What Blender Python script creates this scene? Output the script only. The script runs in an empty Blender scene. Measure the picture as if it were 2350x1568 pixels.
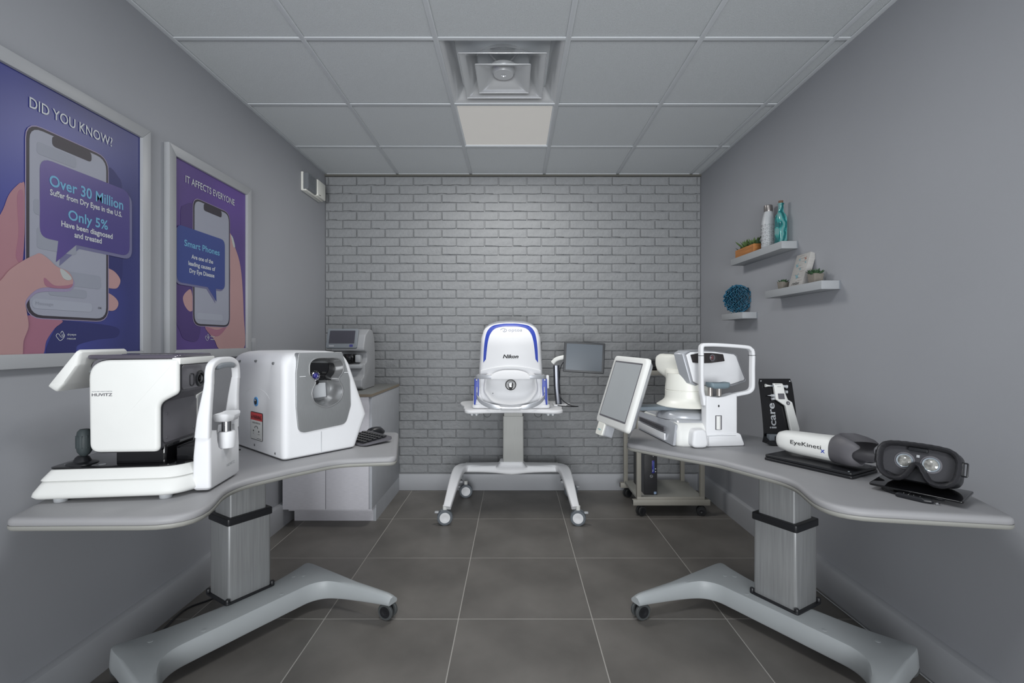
import bpy, bmesh, math, random
from mathutils import Vector, Matrix
random.seed(7)
C = bpy.context.scene.collection
SC = bpy.context.scene
PI = math.pi

# ---------------------------------------------------------------- camera, world, lights, exposure
EYE, FOC, PX0, PY0 = 1.247, 1095.0, 1180.0, 782.0
cd = bpy.data.cameras.new('camera'); cam = bpy.data.objects.new('camera', cd); C.objects.link(cam)
cam.location = (0, 0, EYE); cam.rotation_euler = (PI/2, 0, 0)
cd.sensor_width = 36.0; cd.lens = 36.0*FOC/2350
cd.shift_x = -(PX0-1175)/2350; cd.shift_y = (PY0-784)/2350
cd.clip_start = 0.02
SC.camera = cam
SC.view_settings.view_transform = 'Standard'; SC.view_settings.look = 'None'
SC.view_settings.exposure = -0.27; SC.view_settings.gamma = 1.0; SC.view_settings.use_curve_mapping = False
wd = bpy.data.worlds.new('ambient_fill'); SC.world = wd; wd.use_nodes = True  # added even ambient fill, let in through the open rear
wd.node_tree.nodes['Background'].inputs[0].default_value = (0.95, 0.97, 1.0, 1)
wd.node_tree.nodes['Background'].inputs[1].default_value = .8
def area(name, loc, rot, sx, sy, power, col=(1, .985, .96)):
    l = bpy.data.lights.new(name, 'AREA'); l.shape = 'RECTANGLE'; l.size = sx; l.size_y = sy
    l.energy = power; l.color = col
    o = bpy.data.objects.new(name, l); C.objects.link(o); o.location = loc; o.rotation_euler = rot
    return o
area('added_overhead_fill', (-0.056, 1.0, 2.615), (0, 0, 0), .56, .56, 22, (.97, .985, 1))  # added unseen fill from overhead; no fixture stands there
area('added_rear_fill', (0, -2.6, 1.0), (math.radians(100), 0, 0), 2.2, 1.6, 56, (.95, .975, 1)).data.spread = math.radians(84)  # added unseen fill behind the camera, aimed forward

# ---------------------------------------------------------------- helpers
def lin(c):
    c /= 255.0
    return c/12.92 if c <= .04045 else ((c+.055)/1.055)**2.4
MATS = {}
def mat(name, rgb, rough=.5, metal=0.0, var=0.0, vs=8.0, bump=0.0, bs=200.0, spec=.5, bd=.004, trans=0.0, emit=0.0, coat=0.0, stretch=None, ior=1.45):
    if name in MATS: return MATS[name]
    m = bpy.data.materials.new(name); m.use_nodes = True
    nt = m.node_tree; b = nt.nodes['Principled BSDF']
    col = tuple(lin(v) for v in rgb)
    b.inputs['Base Color'].default_value = col+(1,)
    b.inputs['Roughness'].default_value = rough; b.inputs['Metallic'].default_value = metal
    b.inputs['Specular IOR Level'].default_value = spec
    b.inputs['IOR'].default_value = ior
    b.inputs['Transmission Weight'].default_value = trans
    b.inputs['Coat Weight'].default_value = coat
    if emit: 
        b.inputs['Emission Color'].default_value = col+(1,); b.inputs['Emission Strength'].default_value = emit
    tc = nt.nodes.new('ShaderNodeTexCoord'); mp = nt.nodes.new('ShaderNodeMapping')
    nt.links.new(tc.outputs['Object'], mp.inputs[0])
    if stretch: mp.inputs['Scale'].default_value = stretch
    v = var if var else .015
    n = nt.nodes.new('ShaderNodeTexNoise'); n.inputs['Scale'].default_value = vs; n.inputs['Detail'].default_value = 5
    nt.links.new(mp.outputs[0], n.inputs['Vector'])
    mx = nt.nodes.new('ShaderNodeMix'); mx.data_type = 'RGBA'
    mx.inputs[6].default_value = tuple(max(0, x*(1-v)) for x in col)+(1,)
    mx.inputs[7].default_value = tuple(min(1, x*(1+v)) for x in col)+(1,)
    mr = nt.nodes.new('ShaderNodeMapRange'); mr.inputs[1].default_value = .3; mr.inputs[2].default_value = .7
    nt.links.new(n.outputs['Fac'], mr.inputs[0]); nt.links.new(mr.outputs[0], mx.inputs[0])
    nt.links.new(mx.outputs[2], b.inputs['Base Color'])
    if bump:
        n2 = nt.nodes.new('ShaderNodeTexNoise'); n2.inputs['Scale'].default_value = bs; n2.inputs['Detail'].default_value = 4
        nt.links.new(mp.outputs[0], n2.inputs['Vector'])
        bp = nt.nodes.new('ShaderNodeBump'); bp.inputs['Strength'].default_value = bump; bp.inputs['Distance'].default_value = bd
        nt.links.new(n2.outputs['Fac'], bp.inputs['Height']); nt.links.new(bp.outputs[0], b.inputs['Normal'])
    MATS[name] = m
    return m

def fillet(pts, r, seg=5):
    """round the corners of a closed 2D polygon; r one radius or one per corner"""
    n = len(pts); out = []
    rs = r if isinstance(r, (list, tuple)) else [r]*n
    for i in range(n):
        p = Vector(pts[i]); a = Vector(pts[i-1]); b = Vector(pts[(i+1) % n]); rr = rs[i]
        da = (a-p); db = (b-p); la, lb = da.length, db.length
        if rr <= 0 or la < 1e-6 or lb < 1e-6: out.append(tuple(p)); continue
        da /= la; db /= lb
        ang = da.angle(db)
        if ang > PI-.02: out.append(tuple(p)); continue
        t = min(rr/math.tan(ang/2), la*.49, lb*.49)
        p0 = p+da*t; p1 = p+db*t
        for k in range(seg+1):
            s = k/seg
            q = p0*(1-s)**2*1 + p*2*s*(1-s) + p1*s*s
            out.append((q.x, q.y))
    return out
def rrect(x0, y0, x1, y1, r, seg=5): return fillet([(x0, y0), (x1, y0), (x1, y1), (x0, y1)], r, seg)
def circ(cx, cy, r, n=24, ry=None): return [(cx+r*math.cos(2*PI*k/n), cy+(ry or r)*math.sin(2*PI*k/n)) for k in range(n)]
def area2(p): return sum(p[i-1][0]*p[i][1]-p[i][0]*p[i-1][1] for i in range(len(p)))/2
def offset(pts, d):
    """inward offset (d>0) of a counter-clockwise polygon"""
    n = len(pts); out = []
    for i in range(n):
        p = Vector(pts[i]); a = Vector(pts[i-1]); b = Vector(pts[(i+1) % n])
        e0 = (p-a); e1 = (b-p)
        if e0.length < 1e-9: e0 = e1
        if e1.length < 1e-9: e1 = e0
        e0 = e0.normalized(); e1 = e1.normalized()
        n0 = Vector((-e0.y, e0.x)); n1 = Vector((-e1.y, e1.x)); m = n0+n1
        if m.length < 1e-6: m = n0
        m = m.normalized(); c = max(.35, m.dot(n0))
        q = p+m*(d/c); out.append((q.x, q.y))
    return out
def spline(pts, per=6, closed=False):
    P_ = [Vector(p) for p in pts]; n = len(P_); out = []
    rng = range(n) if closed else range(n-1)
    for i in rng:
        p0 = P_[(i-1) % n] if closed or i > 0 else P_[0]*2-P_[1]
        p1 = P_[i]; p2 = P_[(i+1) % n]
        p3 = P_[(i+2) % n] if closed or i+2 < n else P_[n-1]*2-P_[n-2]
        for k in range(per):
            t = k/per
            out.append(.5*((2*p1)+(p2-p0)*t+(2*p0-5*p1+4*p2-p3)*t*t+(3*p1-p0-3*p2+p3)*t**3))
    if not closed: out.append(P_[-1].copy())
    return out
def resample(pts, n):
    """closed 2D polygon -> n evenly spaced points"""
    L = [0]
    for i in range(len(pts)): L.append(L[-1]+(Vector(pts[(i+1) % len(pts)])-Vector(pts[i])).length)
    out = []; j = 0
    for k in range(n):
        s = L[-1]*k/n
        while L[j+1] < s: j += 1
        t = (s-L[j])/max(1e-9, L[j+1]-L[j]); a = Vector(pts[j]); b = Vector(pts[(j+1) % len(pts)])
        q = a.lerp(b, t); out.append((q.x, q.y))
    return out

class MB:
    def __init__(s): s.v = []; s.f = []; s.m = 0
    def mark(s): s.m = len(s.v); return s
    def xf(s, M):
        for i in range(s.m, len(s.v)): s.v[i] = M @ Vector(s.v[i])
        return s
    def add(s, vs, fs):
        o = len(s.v); s.v += [Vector(v) for v in vs]; s.f += [tuple(i+o for i in f) for f in fs]; return s
    def loft(s, rings, cap0=True, cap1=True, close=False):
        n = len(rings[0]); o = len(s.v)
        for r in rings: s.v += [Vector(p) for p in r]
        R = len(rings)
        for i in range(R if close else R-1):
            a = o+i*n; b = o+((i+1) % R)*n
            for k in range(n): s.f.append((a+k, a+(k+1) % n, b+(k+1) % n, b+k))
        if not close:
            if cap0: s.f.append(tuple(o+k for k in range(n))[::-1])
            if cap1: s.f.append(tuple(o+(R-1)*n+k for k in range(n)))
        return s
    def box(s, x0, y0, z0, x1, y1, z1, b=0.0):
        if b > 0: return s.slab(rrect(x0, y0, x1, y1, b, 2), z0, z1, b, seg=2)
        return s.loft([[(x0, y0, z0), (x1, y0, z0), (x1, y1, z0), (x0, y1, z0)], [(x0, y0, z1), (x1, y0, z1), (x1, y1, z1), (x0, y1, z1)]])
    def slab(s, pts, a, b, bev=0.0, ax='z', seg=3, bev0=None):
        """polygon extruded from a to b along ax, rounded on both rims (bev0 rim at a, bev rim at b)"""
        if area2(pts) < 0: pts = pts[::-1]
        b0 = bev if bev0 is None else bev0
        rings = []
        if b0 > 0:
            for k in range(seg):
                t = PI/2*k/seg; rings.append((offset(pts, b0*(1-math.sin(t))), a+b0*(1-math.cos(t))))
            rings.append((pts, a+b0))
        else: rings.append((pts, a))
        if bev > 0:
            rings.append((pts, b-bev))
            for k in range(1, seg+1):
                t = PI/2*k/seg; rings.append((offset(pts, bev*(1-math.cos(t))), b-bev*(1-math.sin(t))))
        else: rings.append((pts, b))
        mp = {'z': lambda x, y, h: (x, y, h), 'y': lambda x, y, h: (x, h, y), 'x': lambda x, y, h: (h, x, y)}[ax]
        return s.loft([[mp(x, y, h) for x, y in r] for r, h in rings])
    def lathe(s, prof, n=24, c=(0, 0, 0), ax='z', cap=True):
        """prof: (radius, height) pairs"""
        mp = {'z': lambda x, y, h: (c[0]+x, c[1]+y, c[2]+h), 'y': lambda x, y, h: (c[0]+x, c[1]+h, c[2]+y), 'x': lambda x, y, h: (c[0]+h, c[1]+x, c[2]+y)}[ax]
        return s.loft([[mp(r*math.cos(2*PI*k/n), r*math.sin(2*PI*k/n), h) for k in range(n)] for r, h in prof], cap, cap)
    def sweep(s, path, sec, up=(0, 0, 1), closed=False, scale=None, cap=True):
        """sec: 2D section (side, up) swept along a 3D path"""
        P_ = [Vector(p) for p in path]; n = len(P_); rings = []; up = Vector(up)
        for i in range(n):
            if closed: t = P_[(i+1) % n]-P_[i-1]
            else: t = P_[min(i+1, n-1)]-P_[max(i-1, 0)]
            t.normalize(); sd = t.cross(up)
            if sd.length < 1e-4: sd = t.cross(Vector((1, 0, .01)))
            sd.normalize(); u = sd.cross(t).normalized()
            k = scale[i] if scale else 1
            kx, ky = k if isinstance(k, tuple) else (k, k)
            rings.append([P_[i]+sd*a*kx+u*b*ky for a, b in sec])
        return s.loft(rings, cap, cap, closed)
    def tube(s, path, r, n=8, **k): return s.sweep(path, circ(0, 0, r, n), **k)
    def build(s, name, m, parent=None, sharp=38, loc=None, rotz=None, flat=False):
        me = bpy.data.meshes.new(name)
        me.from_pydata([tuple(v) for v in s.v], [], s.f); 
        bm = bmesh.new(); bm.from_mesh(me)
        bmesh.ops.remove_doubles(bm, verts=bm.verts, dist=1e-6)
        bmesh.ops.recalc_face_normals(bm, faces=bm.faces); bm.to_mesh(me); bm.free()
        if not flat:
            me.polygons.foreach_set('use_smooth', [True]*len(me.polygons))
            me.set_sharp_from_angle(angle=math.radians(sharp))
        me.materials.append(m)
        return link(name, me, parent, loc, rotz)
def link(name, me, parent=None, loc=None, rotz=None):
    o = bpy.data.objects.new(name, me); C.objects.link(o)
    if parent is not None: o.parent = parent
    if loc: o.location = loc
    if rotz is not None: o.rotation_euler = (0, 0, rotz)
    return o
def tag(o, label, cat, group=None):
    o['label'] = label; o['category'] = cat
    if group: o['group'] = group
    return o
def thing(name, label, cat, loc=(0, 0, 0), rotz=0.0, group=None):
    o = bpy.data.objects.new(name, None); C.objects.link(o); o.empty_display_size = .05
    o.location = loc; o.rotation_euler = (0, 0, rotz)
    return tag(o, label, cat, group)
def struct(o): o['kind'] = 'structure'; return o
def cut(o, mb):
    """carve the solid mb out of o (done once, in mesh data)"""
    mt = o.data.materials[0]
    k = mb.build('cutter_tmp', mt, o.parent)
    if o.parent is not None: k.parent = o.parent
    md = o.modifiers.new('b', 'BOOLEAN'); md.operation = 'DIFFERENCE'; md.object = k; md.solver = 'EXACT'
    bpy.context.view_layer.update()
    dg = bpy.context.evaluated_depsgraph_get()
    me = bpy.data.meshes.new_from_object(o.evaluated_get(dg))
    o.modifiers.clear(); old = o.data; o.data = me
    me.polygons.foreach_set('use_smooth', [True]*len(me.polygons)); me.set_sharp_from_angle(angle=math.radians(38))
    km = k.data; bpy.data.objects.remove(k); bpy.data.meshes.remove(km); bpy.data.meshes.remove(old)
    return o
def text(name, s, m, parent, c, right, up, w=None, h=.02, bold=0.0, shear=0.0, depth=.0004, track=1.0):
    """flat lettering centred at c, cap height h, squeezed to width w"""
    cu = bpy.data.curves.new(name, 'FONT'); cu.body = s; cu.size = 1; cu.offset = bold; cu.shear = shear; cu.space_character = track
    cu.resolution_u = 3
    t = bpy.data.objects.new(name, cu); C.objects.link(t)
    bpy.context.view_layer.update()
    me = bpy.data.meshes.new_from_object(t.evaluated_get(bpy.context.evaluated_depsgraph_get()))
    bpy.data.objects.remove(t); bpy.data.curves.remove(cu)
    xs = [v.co.x for v in me.vertices]
    if not xs: return None
    x0, x1 = min(xs), max(xs); ky = h/.73; kx = (w/(x1-x0)) if w else ky
    R = Vector(right).normalized(); U = Vector(up).normalized(); N = R.cross(U); c = Vector(c)
    for v in me.vertices:
        p = c+R*((v.co.x-(x0+x1)/2)*kx)+U*((v.co.y-.365)*ky)+N*depth; v.co = p
    me.materials.clear(); me.materials.append(m)
    return link(name, me, parent)
def P(px, py, Y=None, z=None, X=None):
    """measured point of the photo -> metres in the room"""
    if z is not None: Y = FOC*(EYE-z)/(py-PY0)
    if X is not None: Y = X*FOC/(px-PX0)
    return Vector(((px-PX0)/FOC*Y, Y, EYE-(py-PY0)*Y/FOC))

def LP(px, py, O, phi, y):
    """measured point on the local plane y = const of a frame at O turned by phi"""
    dx, dy, dz = (px-PX0)/FOC, 1.0, -(py-PY0)/FOC
    n = (-math.sin(phi), math.cos(phi)); t_ = (n[0]*O[0]+n[1]*O[1]+y)/(n[0]*dx+n[1]*dy)
    wx, wy = dx*t_-O[0], dy*t_-O[1]
    return (wx*math.cos(phi)+wy*math.sin(phi), EYE+dz*t_-O[2])

# ---------------------------------------------------------------- materials
M_wall = mat('wall_paint', (155, 157, 162), .75, var=.02, vs=2, bump=.05, bs=120)
M_trim = mat('trim_paint', (166, 168, 172), .5)
M_ceil = mat('ceiling_tile', (205, 209, 211), .95, var=.05, vs=160, bump=.5, bs=500)
M_grid = mat('ceiling_grid', (220, 224, 227), .5)
M_mortar = mat('painted_mortar', (136, 138, 140), .85, var=.04, vs=30, bump=.6, bs=60)
M_white = mat('white_plastic', (225, 226, 228), .5, spec=.35)
M_white2 = mat('white_shell', (223, 224, 221), .48, spec=.35)
M_cream = mat('cream_plastic', (228, 228, 220), .35)
M_dgrey = mat('dark_grey_plastic', (98, 97, 102), .45)
M_black = mat('black_plastic', (34, 35, 38), .35)
M_gloss = mat('glossy_black', (14, 14, 16), .06, coat=.5)
M_rubber = mat('black_rubber', (42, 43, 44), .7)
M_grey = mat('grey_plastic', (128, 134, 140), .45)
M_lgrey = mat('light_grey_plastic', (178, 181, 184), .4)
M_steel = mat('brushed_steel', (160, 162, 163), .36, .55, var=.06, vs=40, stretch=(30, 30, 1))
M_alu = mat('brushed_aluminium', (158, 160, 161), .4, .35, var=.12, vs=10, stretch=(14, 14, .4))
M_chrome = mat('chrome', (200, 200, 202), .12, 1.0)
M_silver = mat('silver_paint', (188, 191, 196), .3, .35)
M_top = mat('laminate_top', (151, 151, 153), .5)
M_edge = mat('table_edging', (146, 146, 141), .5)
M_base = mat('grey_base_paint', (166, 171, 173), .42)
M_blue = mat('blue_plastic', (48, 70, 168), .4)
M_glass = mat('screen_glass', (58, 66, 76), .12, coat=.4)
M_screw = mat('screw_metal', (120, 122, 124), .35, .6)
M_ink = mat('black_ink', (40, 41, 44), .6)
M_paleink = mat('pale_grey_ink', (196, 199, 206), .6)
# ---------------------------------------------------------------- the room
XL, XR, YB, ZC = -1.578, 1.558, 3.995, 2.634
YN = -.5
m = MB().box(XL-.1, YN, 0, XL, YB+.1, 2.8); struct(m.build('wall_left', M_wall))
m = MB().box(XR, YN, 0, XR+.1, YB+.1, 2.8); struct(m.build('wall_right', M_wall))
wb = struct(MB().box(XL-.1, YB, 0, XR+.1, YB+.12, 2.8).build('wall_back', M_mortar))
# painted bricks
M_brick = mat('painted_brick', (137, 139, 141), .8, var=.05, vs=25, bump=.9, bs=38, bd=.008)
def brick_mesh(w, h, seed):
    r = random.Random(seed); nx = 6; nz = 3; d = .0075
    def rag(u, s): return r.uniform(-.0021, .0021)
    xs = [0, .014, .3, .5, .7, 1-.014, 1]; zs = [0, .06, .94, 1]
    vs = []; fs = []
    for j in range(nz+1):
        for i in range(nx+1):
            edge = i in (0, nx) or j in (0, nz)
            x = (xs[i]-.5)*w; z = (zs[j]-.5)*h
            if j == 0: z += rag(i, seed)*1.4+(r.uniform(.002, .008) if r.random() < .14 else 0)
            if j == nz: z += rag(i, seed+3)*.6
            if i == 0: x += r.uniform(0, .004)
            if i == nx: x -= r.uniform(0, .004)
            if i in (0, nx) and j in (0, nz): q_ = r.uniform(.0, .006); x -= math.copysign(q_, x); z -= math.copysign(q_*.6, z)
            y = -d*(.6 if edge else 1)+r.uniform(-.0012, .0012)
            vs.append((x, y, z))
    W_ = nx+1
    for j in range(nz):
        for i in range(nx): fs.append((j*W_+i, j*W_+i+1, (j+1)*W_+i+1, (j+1)*W_+i))
    loop = [i for i in range(W_)]+[j*W_+nx for j in range(1, nz+1)]+[nz*W_+i for i in range(nx-1, -1, -1)]+[j*W_ for j in range(nz-1, 0, -1)]
    o = len(vs)
    for k in loop: x, y, z = vs[k]; vs.append((x*1.004, .006, z*1.01))
    L = len(loop)
    for k in range(L): a = loop[k]; b = loop[(k+1) % L]; fs.append((b, a, o+k, o+(k+1) % L))
    return vs, fs
PITCH, ROW, Z0 = .2366, .0728, 2.617
variants = {}
def brick_data(w, v):
    key = (round(w, 3), v)
    if key not in variants:
        mb = MB(); mb.add(*brick_mesh(w-.0065, ROW-.0055, v*17+int(w*1000))); 
        me = bpy.data.meshes.new('brick'); me.from_pydata([tuple(p) for p in mb.v], [], mb.f)
        me.polygons.foreach_set('use_smooth', [True]*len(me.polygons)); me.set_sharp_from_angle(angle=math.radians(16))
        me.materials.append(M_brick); variants[key] = me
    return variants[key]
rest = MB(); nb = 0
YF = 3.99
for row in range(34):
    z = Z0-ROW*(row+.5)
    first = XL+.028 if row % 2 == 0 else XL+.148
    xs = [XL+.002, first]
    while xs[-1]+PITCH < XR-.003: xs.append(xs[-1]+PITCH+(0))
    xs.append(XR-.002)
    for i in range(len(xs)-1):
        w = xs[i+1]-xs[i]; xc = (xs[i]+xs[i+1])/2
        if w < .02: continue
        v = random.randrange(9); tilt = random.uniform(-.006, .006)
        if nb < 300:
            o = link('brick', brick_data(w, v), wb, (xc, YF+random.uniform(-.002, .0015), z+random.uniform(-.001, .001)))
            o.rotation_euler = (0, tilt, random.uniform(-.008, .008)); nb += 1
        else:
            vs, fs = brick_mesh(w-.0065, ROW-.0055, v*17+int(w*1000)); dy = random.uniform(-.003, .003)
            rest.add([(x+xc, y+YF+dy, zz+z) for x, y, zz in vs], fs)
o = rest.build('brick', M_brick, wb, 16); o['kind'] = 'stuff'
# baseboards
def bboard(name, b): return struct(b.build(name, M_trim))
bboard('baseboard_back', MB().box(XL+.03, 3.965, 0, XR-.03, YB, .137, .004))
prof = [(0, 0), (.033, 0), (.033, .128), (.028, .146), (.014, .152), (0, .152)]
bboard('baseboard_left', MB().loft([[(XL+a, y, b) for a, b in prof] for y in (YN, YB)]))
bboard('baseboard_right', MB().loft([[(XR-a, y, b) for a, b in prof] for y in (YN, YB)]))
# floor: a grout bed with tiles
M_grout = mat('grout', (168, 165, 160), .9)
M_tile = mat('floor_tile', (109, 106, 102), .42, var=.26, vs=2.6, bump=.12, bs=300, spec=.35)
fl = struct(MB().box(XL-.1, YN, -.05, XR+.1, YB+.05, -.0007).build('floor', M_grout))
fx = [XL]+[-1.45+.6*k for k in range(6)]+[XR]; fx = [x for x in fx if x <= XR]
fy = [YN]+[-.863+.6*k for k in range(9)]
fy = [y for y in fy if y < YB]+[YB]
tv = {}
for i in range(len(fx)-1):
    for j in range(len(fy)-1):
        w = fx[i+1]-fx[i]-.0045; d = fy[j+1]-fy[j]-.0045
        if w < .01 or d < .01: continue
        k = (round(w, 3), round(d, 3))
        if k not in tv:
            o = MB().slab(rrect(-w/2, -d/2, w/2, d/2, .002, 1), -.012, 0, .0006, seg=1, bev0=0).build('floor_tile', M_tile, fl); tv[k] = o.data
        else: o = link('floor_tile', tv[k], fl)
        o.location = ((fx[i]+fx[i+1])/2, (fy[j]+fy[j+1])/2, 0)
# ceiling: T-bar grid with lay-in tiles
ce = struct(MB().box(XL-.1, YN, 2.70, XR+.1, YB+.1, 2.78).build('ceiling', M_grid))
gx = [-.971+.61*k for k in range(5)]; gy = [3.41-.61*k for k in range(8)]
cx = [XL]+gx+[XR]; cy = [YN]+[y for y in gy[::-1] if y > YN]+[YB-.015]
tv = {}
for i in range(len(cx)-1):
    for j in range(len(cy)-1):
        mid = ((cx[i]+cx[i+1])/2, (cy[j]+cy[j+1])/2)
        if i == 2 and 2.15 < mid[1] < 3.5: continue
        w = cx[i+1]-cx[i]-.008; d = cy[j+1]-cy[j]-.008
        k = (round(w, 3), round(d, 3))
        if k not in tv:
            o = MB().slab(rrect(-w/2, -d/2, w/2, d/2, .001, 1), 0, .015, 0, bev0=.0015, seg=1).build('ceiling_tile', M_ceil, ce); tv[k] = o.data
        else: o = link('ceiling_tile', tv[k], ce)
        o.location = (mid[0], mid[1], ZC+.004)
for x in gx:
    MB().box(x-.012, YN, ZC-.003, x+.012, YB-.015, ZC+.001, .001).build('grid_runner', M_grid, ce)
for y in [q for q in gy if q > YN]:
    for i in range(len(cx)-1):
        MB().box(cx[i]+(.012 if i else .02), y-.012, ZC-.0025, cx[i+1]-(.012 if i < 5 else .02), y+.012, ZC+.001, .001).build('cross_tee', M_grid, ce)
for x in (XL, XR-.022): MB().box(x, YN, ZC-.003, x+.022, YB, ZC+.001, .001).build('wall_angle', M_grid, ce)
MB().box(XL+.022, YB-.035, ZC-.003, XR-.022, YB-.0, ZC+.001, .001).build('wall_angle', M_grid, ce)
struct(MB().box(XL, 3.968, 2.619, XR, YB, 2.63).build('trim_1', mat('dark_gap_strip', (105, 104, 98), .8)))  # darker strip along the top of the bricks

# ---------------------------------------------------------------- ceiling light and air diffuser
M_emit = mat('lit_panel', (180, 178, 174), .5, emit=.62)
t = thing('ceiling_light', 'lit square flush panel light in the ceiling grid behind the air diffuser', 'ceiling light', (-.056, 3.105, ZC))
MB().loft([[(sx*a, sy*a, h) for sx, sy in ((-1, -1), (1, -1), (1, 1), (-1, 1))] for a, h in ((.297, 0), (.285, .001), (.283, .006), (.297, .006))], False, False).build('panel_frame', M_grid, t)
MB().box(-.284, -.284, .004, .284, .284, .012).build('light_diffuser', M_emit, t)
lt = area('ceiling_lamp_far', (0, 0, -.012), (0, 0, 0), .54, .54, 20, (1, .98, .95)); lt.parent = t
t = thing('air_diffuser', 'white square stepped cone air diffuser with round hub, set in ceiling', 'air vent', (-.056, 2.495, ZC))
M_vent = mat('enamelled_steel', (205, 207, 209), .2, .3, coat=.4)
def cone(m, a0, z0, a1, z1, th=.002, r=.02):
    sq = lambda a, z, rr: [(x, y, z) for x, y in rrect(-a, -a, a, a, rr, 4)]
    n = 6; rings = []
    for k in range(n+1):
        s = k/n; aa = a0+(a1-a0)*s; zz = z0+(z1-z0)*(s**1.6)
        rings.append(sq(aa, zz, .004+r*s))
    m.loft(rings, False, False); m.loft([[(x, y, z+th) for x, y, z in q] for q in rings][::-1], False, False)
m = MB(); cone(m, .296, 0, .235, .062); cone(m, .235, .062, .232, .10); m.build('vent_frame', M_vent, t, 50)
m = MB(); cone(m, .212, -.010, .135, .055, r=.06)
m.sweep([(x, y, -.010) for x, y in rrect(-.212, -.212, .212, .212, .003, 2)], circ(0, 0, .0022, 6), closed=True); m.build('vent_cone', M_vent, t, 50)
m = MB(); cone(m, .137, -.020, .045, .035, r=.05)
m.sweep([(x, y, -.020) for x, y in rrect(-.137, -.137, .137, .137, .003, 2)], circ(0, 0, .002, 6), closed=True)
m.lathe([(.001, .006), (.012, .006), (.014, .000), (.05, .002), (.06, .02), (.08, .035)], 28, cap=False); m.build('vent_cone', M_vent, t, 50)
MB().slab(circ(0, 0, .228, 32), .080, .084).build('duct_collar', mat('duct_shade', (84, 82, 78), .6), t)  # dark tone paints in the shade inside the duct
m = MB(); m.lathe([(.150, .074), (.152, .055), (.158, .055), (.158, .078)], 32, cap=False)
for k in range(4):
    a = PI/4+k*PI/2; m.tube([(.03*math.cos(a), .03*math.sin(a), .045), (.115*math.cos(a), .115*math.sin(a), .075)], .006, 6)
m.build('duct_spider', M_vent, t)
MB().slab(circ(0, 0, .13, 32), .070, .079).build('duct_dark_disc', M_black, t)  # black disc stands in for the darkness up the duct

# ---------------------------------------------------------------- emergency light, switch
t = thing('emergency_light', 'white wall emergency light with clear ribbed lens, near the brick corner', 'emergency light', (XL, 3.68, 2.43))
prof = fillet([(-.155, -.07), (.16, -.07), (.16, .07), (-.155, .07)], .006)
MB().slab(prof, 0.001, .018, .004, 'x').build('housing', M_cream, t)
MB().slab(rrect(-.152, -.060, .004, .064, .006), .016, .052, .006, 'x').build('clear_lens', mat('clear_lens', (150, 155, 160), .12, trans=.45), t)
m = MB()
for i in range(11): m.box(.049, -.146+i*.0135, -.054, .0555, -.1385+i*.0135, .058, .001)
m.build('lens_ribs', MATS['clear_lens'], t)
MB().box(.006, -.150, -.0695, .040, .155, -.058, .003).build('lower_lip', M_cream, t)
MB().slab(circ(-.08, 0, .030, 18), .017, .040, .005, 'x').build('lamp_bulb', M_chrome, t)
MB().box(.012, .006, -.062, .062, .158, .066, .006).build('front_cover', M_cream, t)
MB().box(.0615, .03, -.052, .0628, .06, -.047).build('test_slot', M_ink, t)
t = thing('light_switch', 'white rocker light switch plate on left wall beside the smaller poster', 'light switch', (XL, 2.87, 1.205))
MB().box(0.0005, -.036, -.058, .006, .036, .058, .003).build('switch_plate', M_trim, t)
MB().box(.006, -.017, -.034, .010, .017, .034, .002).build('rocker', M_wall, t)

# ---------------------------------------------------------------- posters
XA = XL+.014
def W(px, py, cx=0, cy=0, k=1.0):
    return P(cx+px/k, cy+py/k, X=XA)
def yz(p): return (p.y, p.z)
FL = [0]
def flat(parent, name, pts, m, lay, th=.0004):
    FL[0] += 1; lay += (FL[0] % 9)*.08; th = .0003
    return MB().slab(pts, XA+lay*.0005, XA+lay*.0005+th, 0, 'x').build(name, m, parent, flat=True)
def grad(name, c0, c1, c2=None):
    m = bpy.data.materials.new(name); m.use_nodes = True; nt = m.node_tree; b = nt.nodes['Principled BSDF']
    b.inputs['Roughness'].default_value = .38
    tc = nt.nodes.new('ShaderNodeTexCoord'); n = nt.nodes.new('ShaderNodeTexNoise'); n.inputs['Scale'].default_value = 2.2; n.inputs['Detail'].default_value = 0
    cr = nt.nodes.new('ShaderNodeValToRGB'); cr.color_ramp.elements[0].position = .35; cr.color_ramp.elements[1].position = .65
    cr.color_ramp.elements[0].color = tuple(lin(v) for v in c0)+(1,); cr.color_ramp.elements[1].color = tuple(lin(v) for v in c1)+(1,)
    nt.links.new(tc.outputs['Object'], n.inputs['Vector']); nt.links.new(n.outputs['Fac'], cr.inputs[0]); nt.links.new(cr.outputs[0], b.inputs['Base Color'])
    return m
K1 = dict(cx=0, cy=400, k=3.137)
def poly(lst, ymin=1.386, ymax=9, sm=True, per=5):
    q = [yz(W(a, b, **K1)) for a, b in lst]
    if sm: q = [(v.x, v.y) for v in spline(q, per, True)]
    return [(min(max(a, ymin), ymax), max(b, 1.2005)) for a, b in q]
M_ph = mat('print_phone_black', (54, 50, 58), .45); M_pscr = mat('print_screen', (146, 149, 162), .45)
M_pscr2 = mat('print_screen_lines', (138, 142, 154), .45); M_skin = mat('print_skin', (168, 134, 134), .45); M_skin2 = mat('print_skin_pink', (150, 102, 120), .45)
M_skin3 = mat('print_skin_shade', (158, 116, 124), .45); M_nail = mat('print_nail', (168, 172, 172), .45); M_pcy = mat('print_cyan', (100, 158, 190), .45)
M_pw = mat('print_white', (190, 194, 198), .45); M_lilac = mat('print_lilac', (140, 130, 158), .45)
M_bub1 = grad('print_purple_bubble', (68, 60, 120), (84, 70, 132)); M_bub2 = grad('print_blue_bubble', (54, 68, 128), (64, 76, 140))
R_, U_ = (0, 1, 0), (0, 0, 1)
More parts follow.
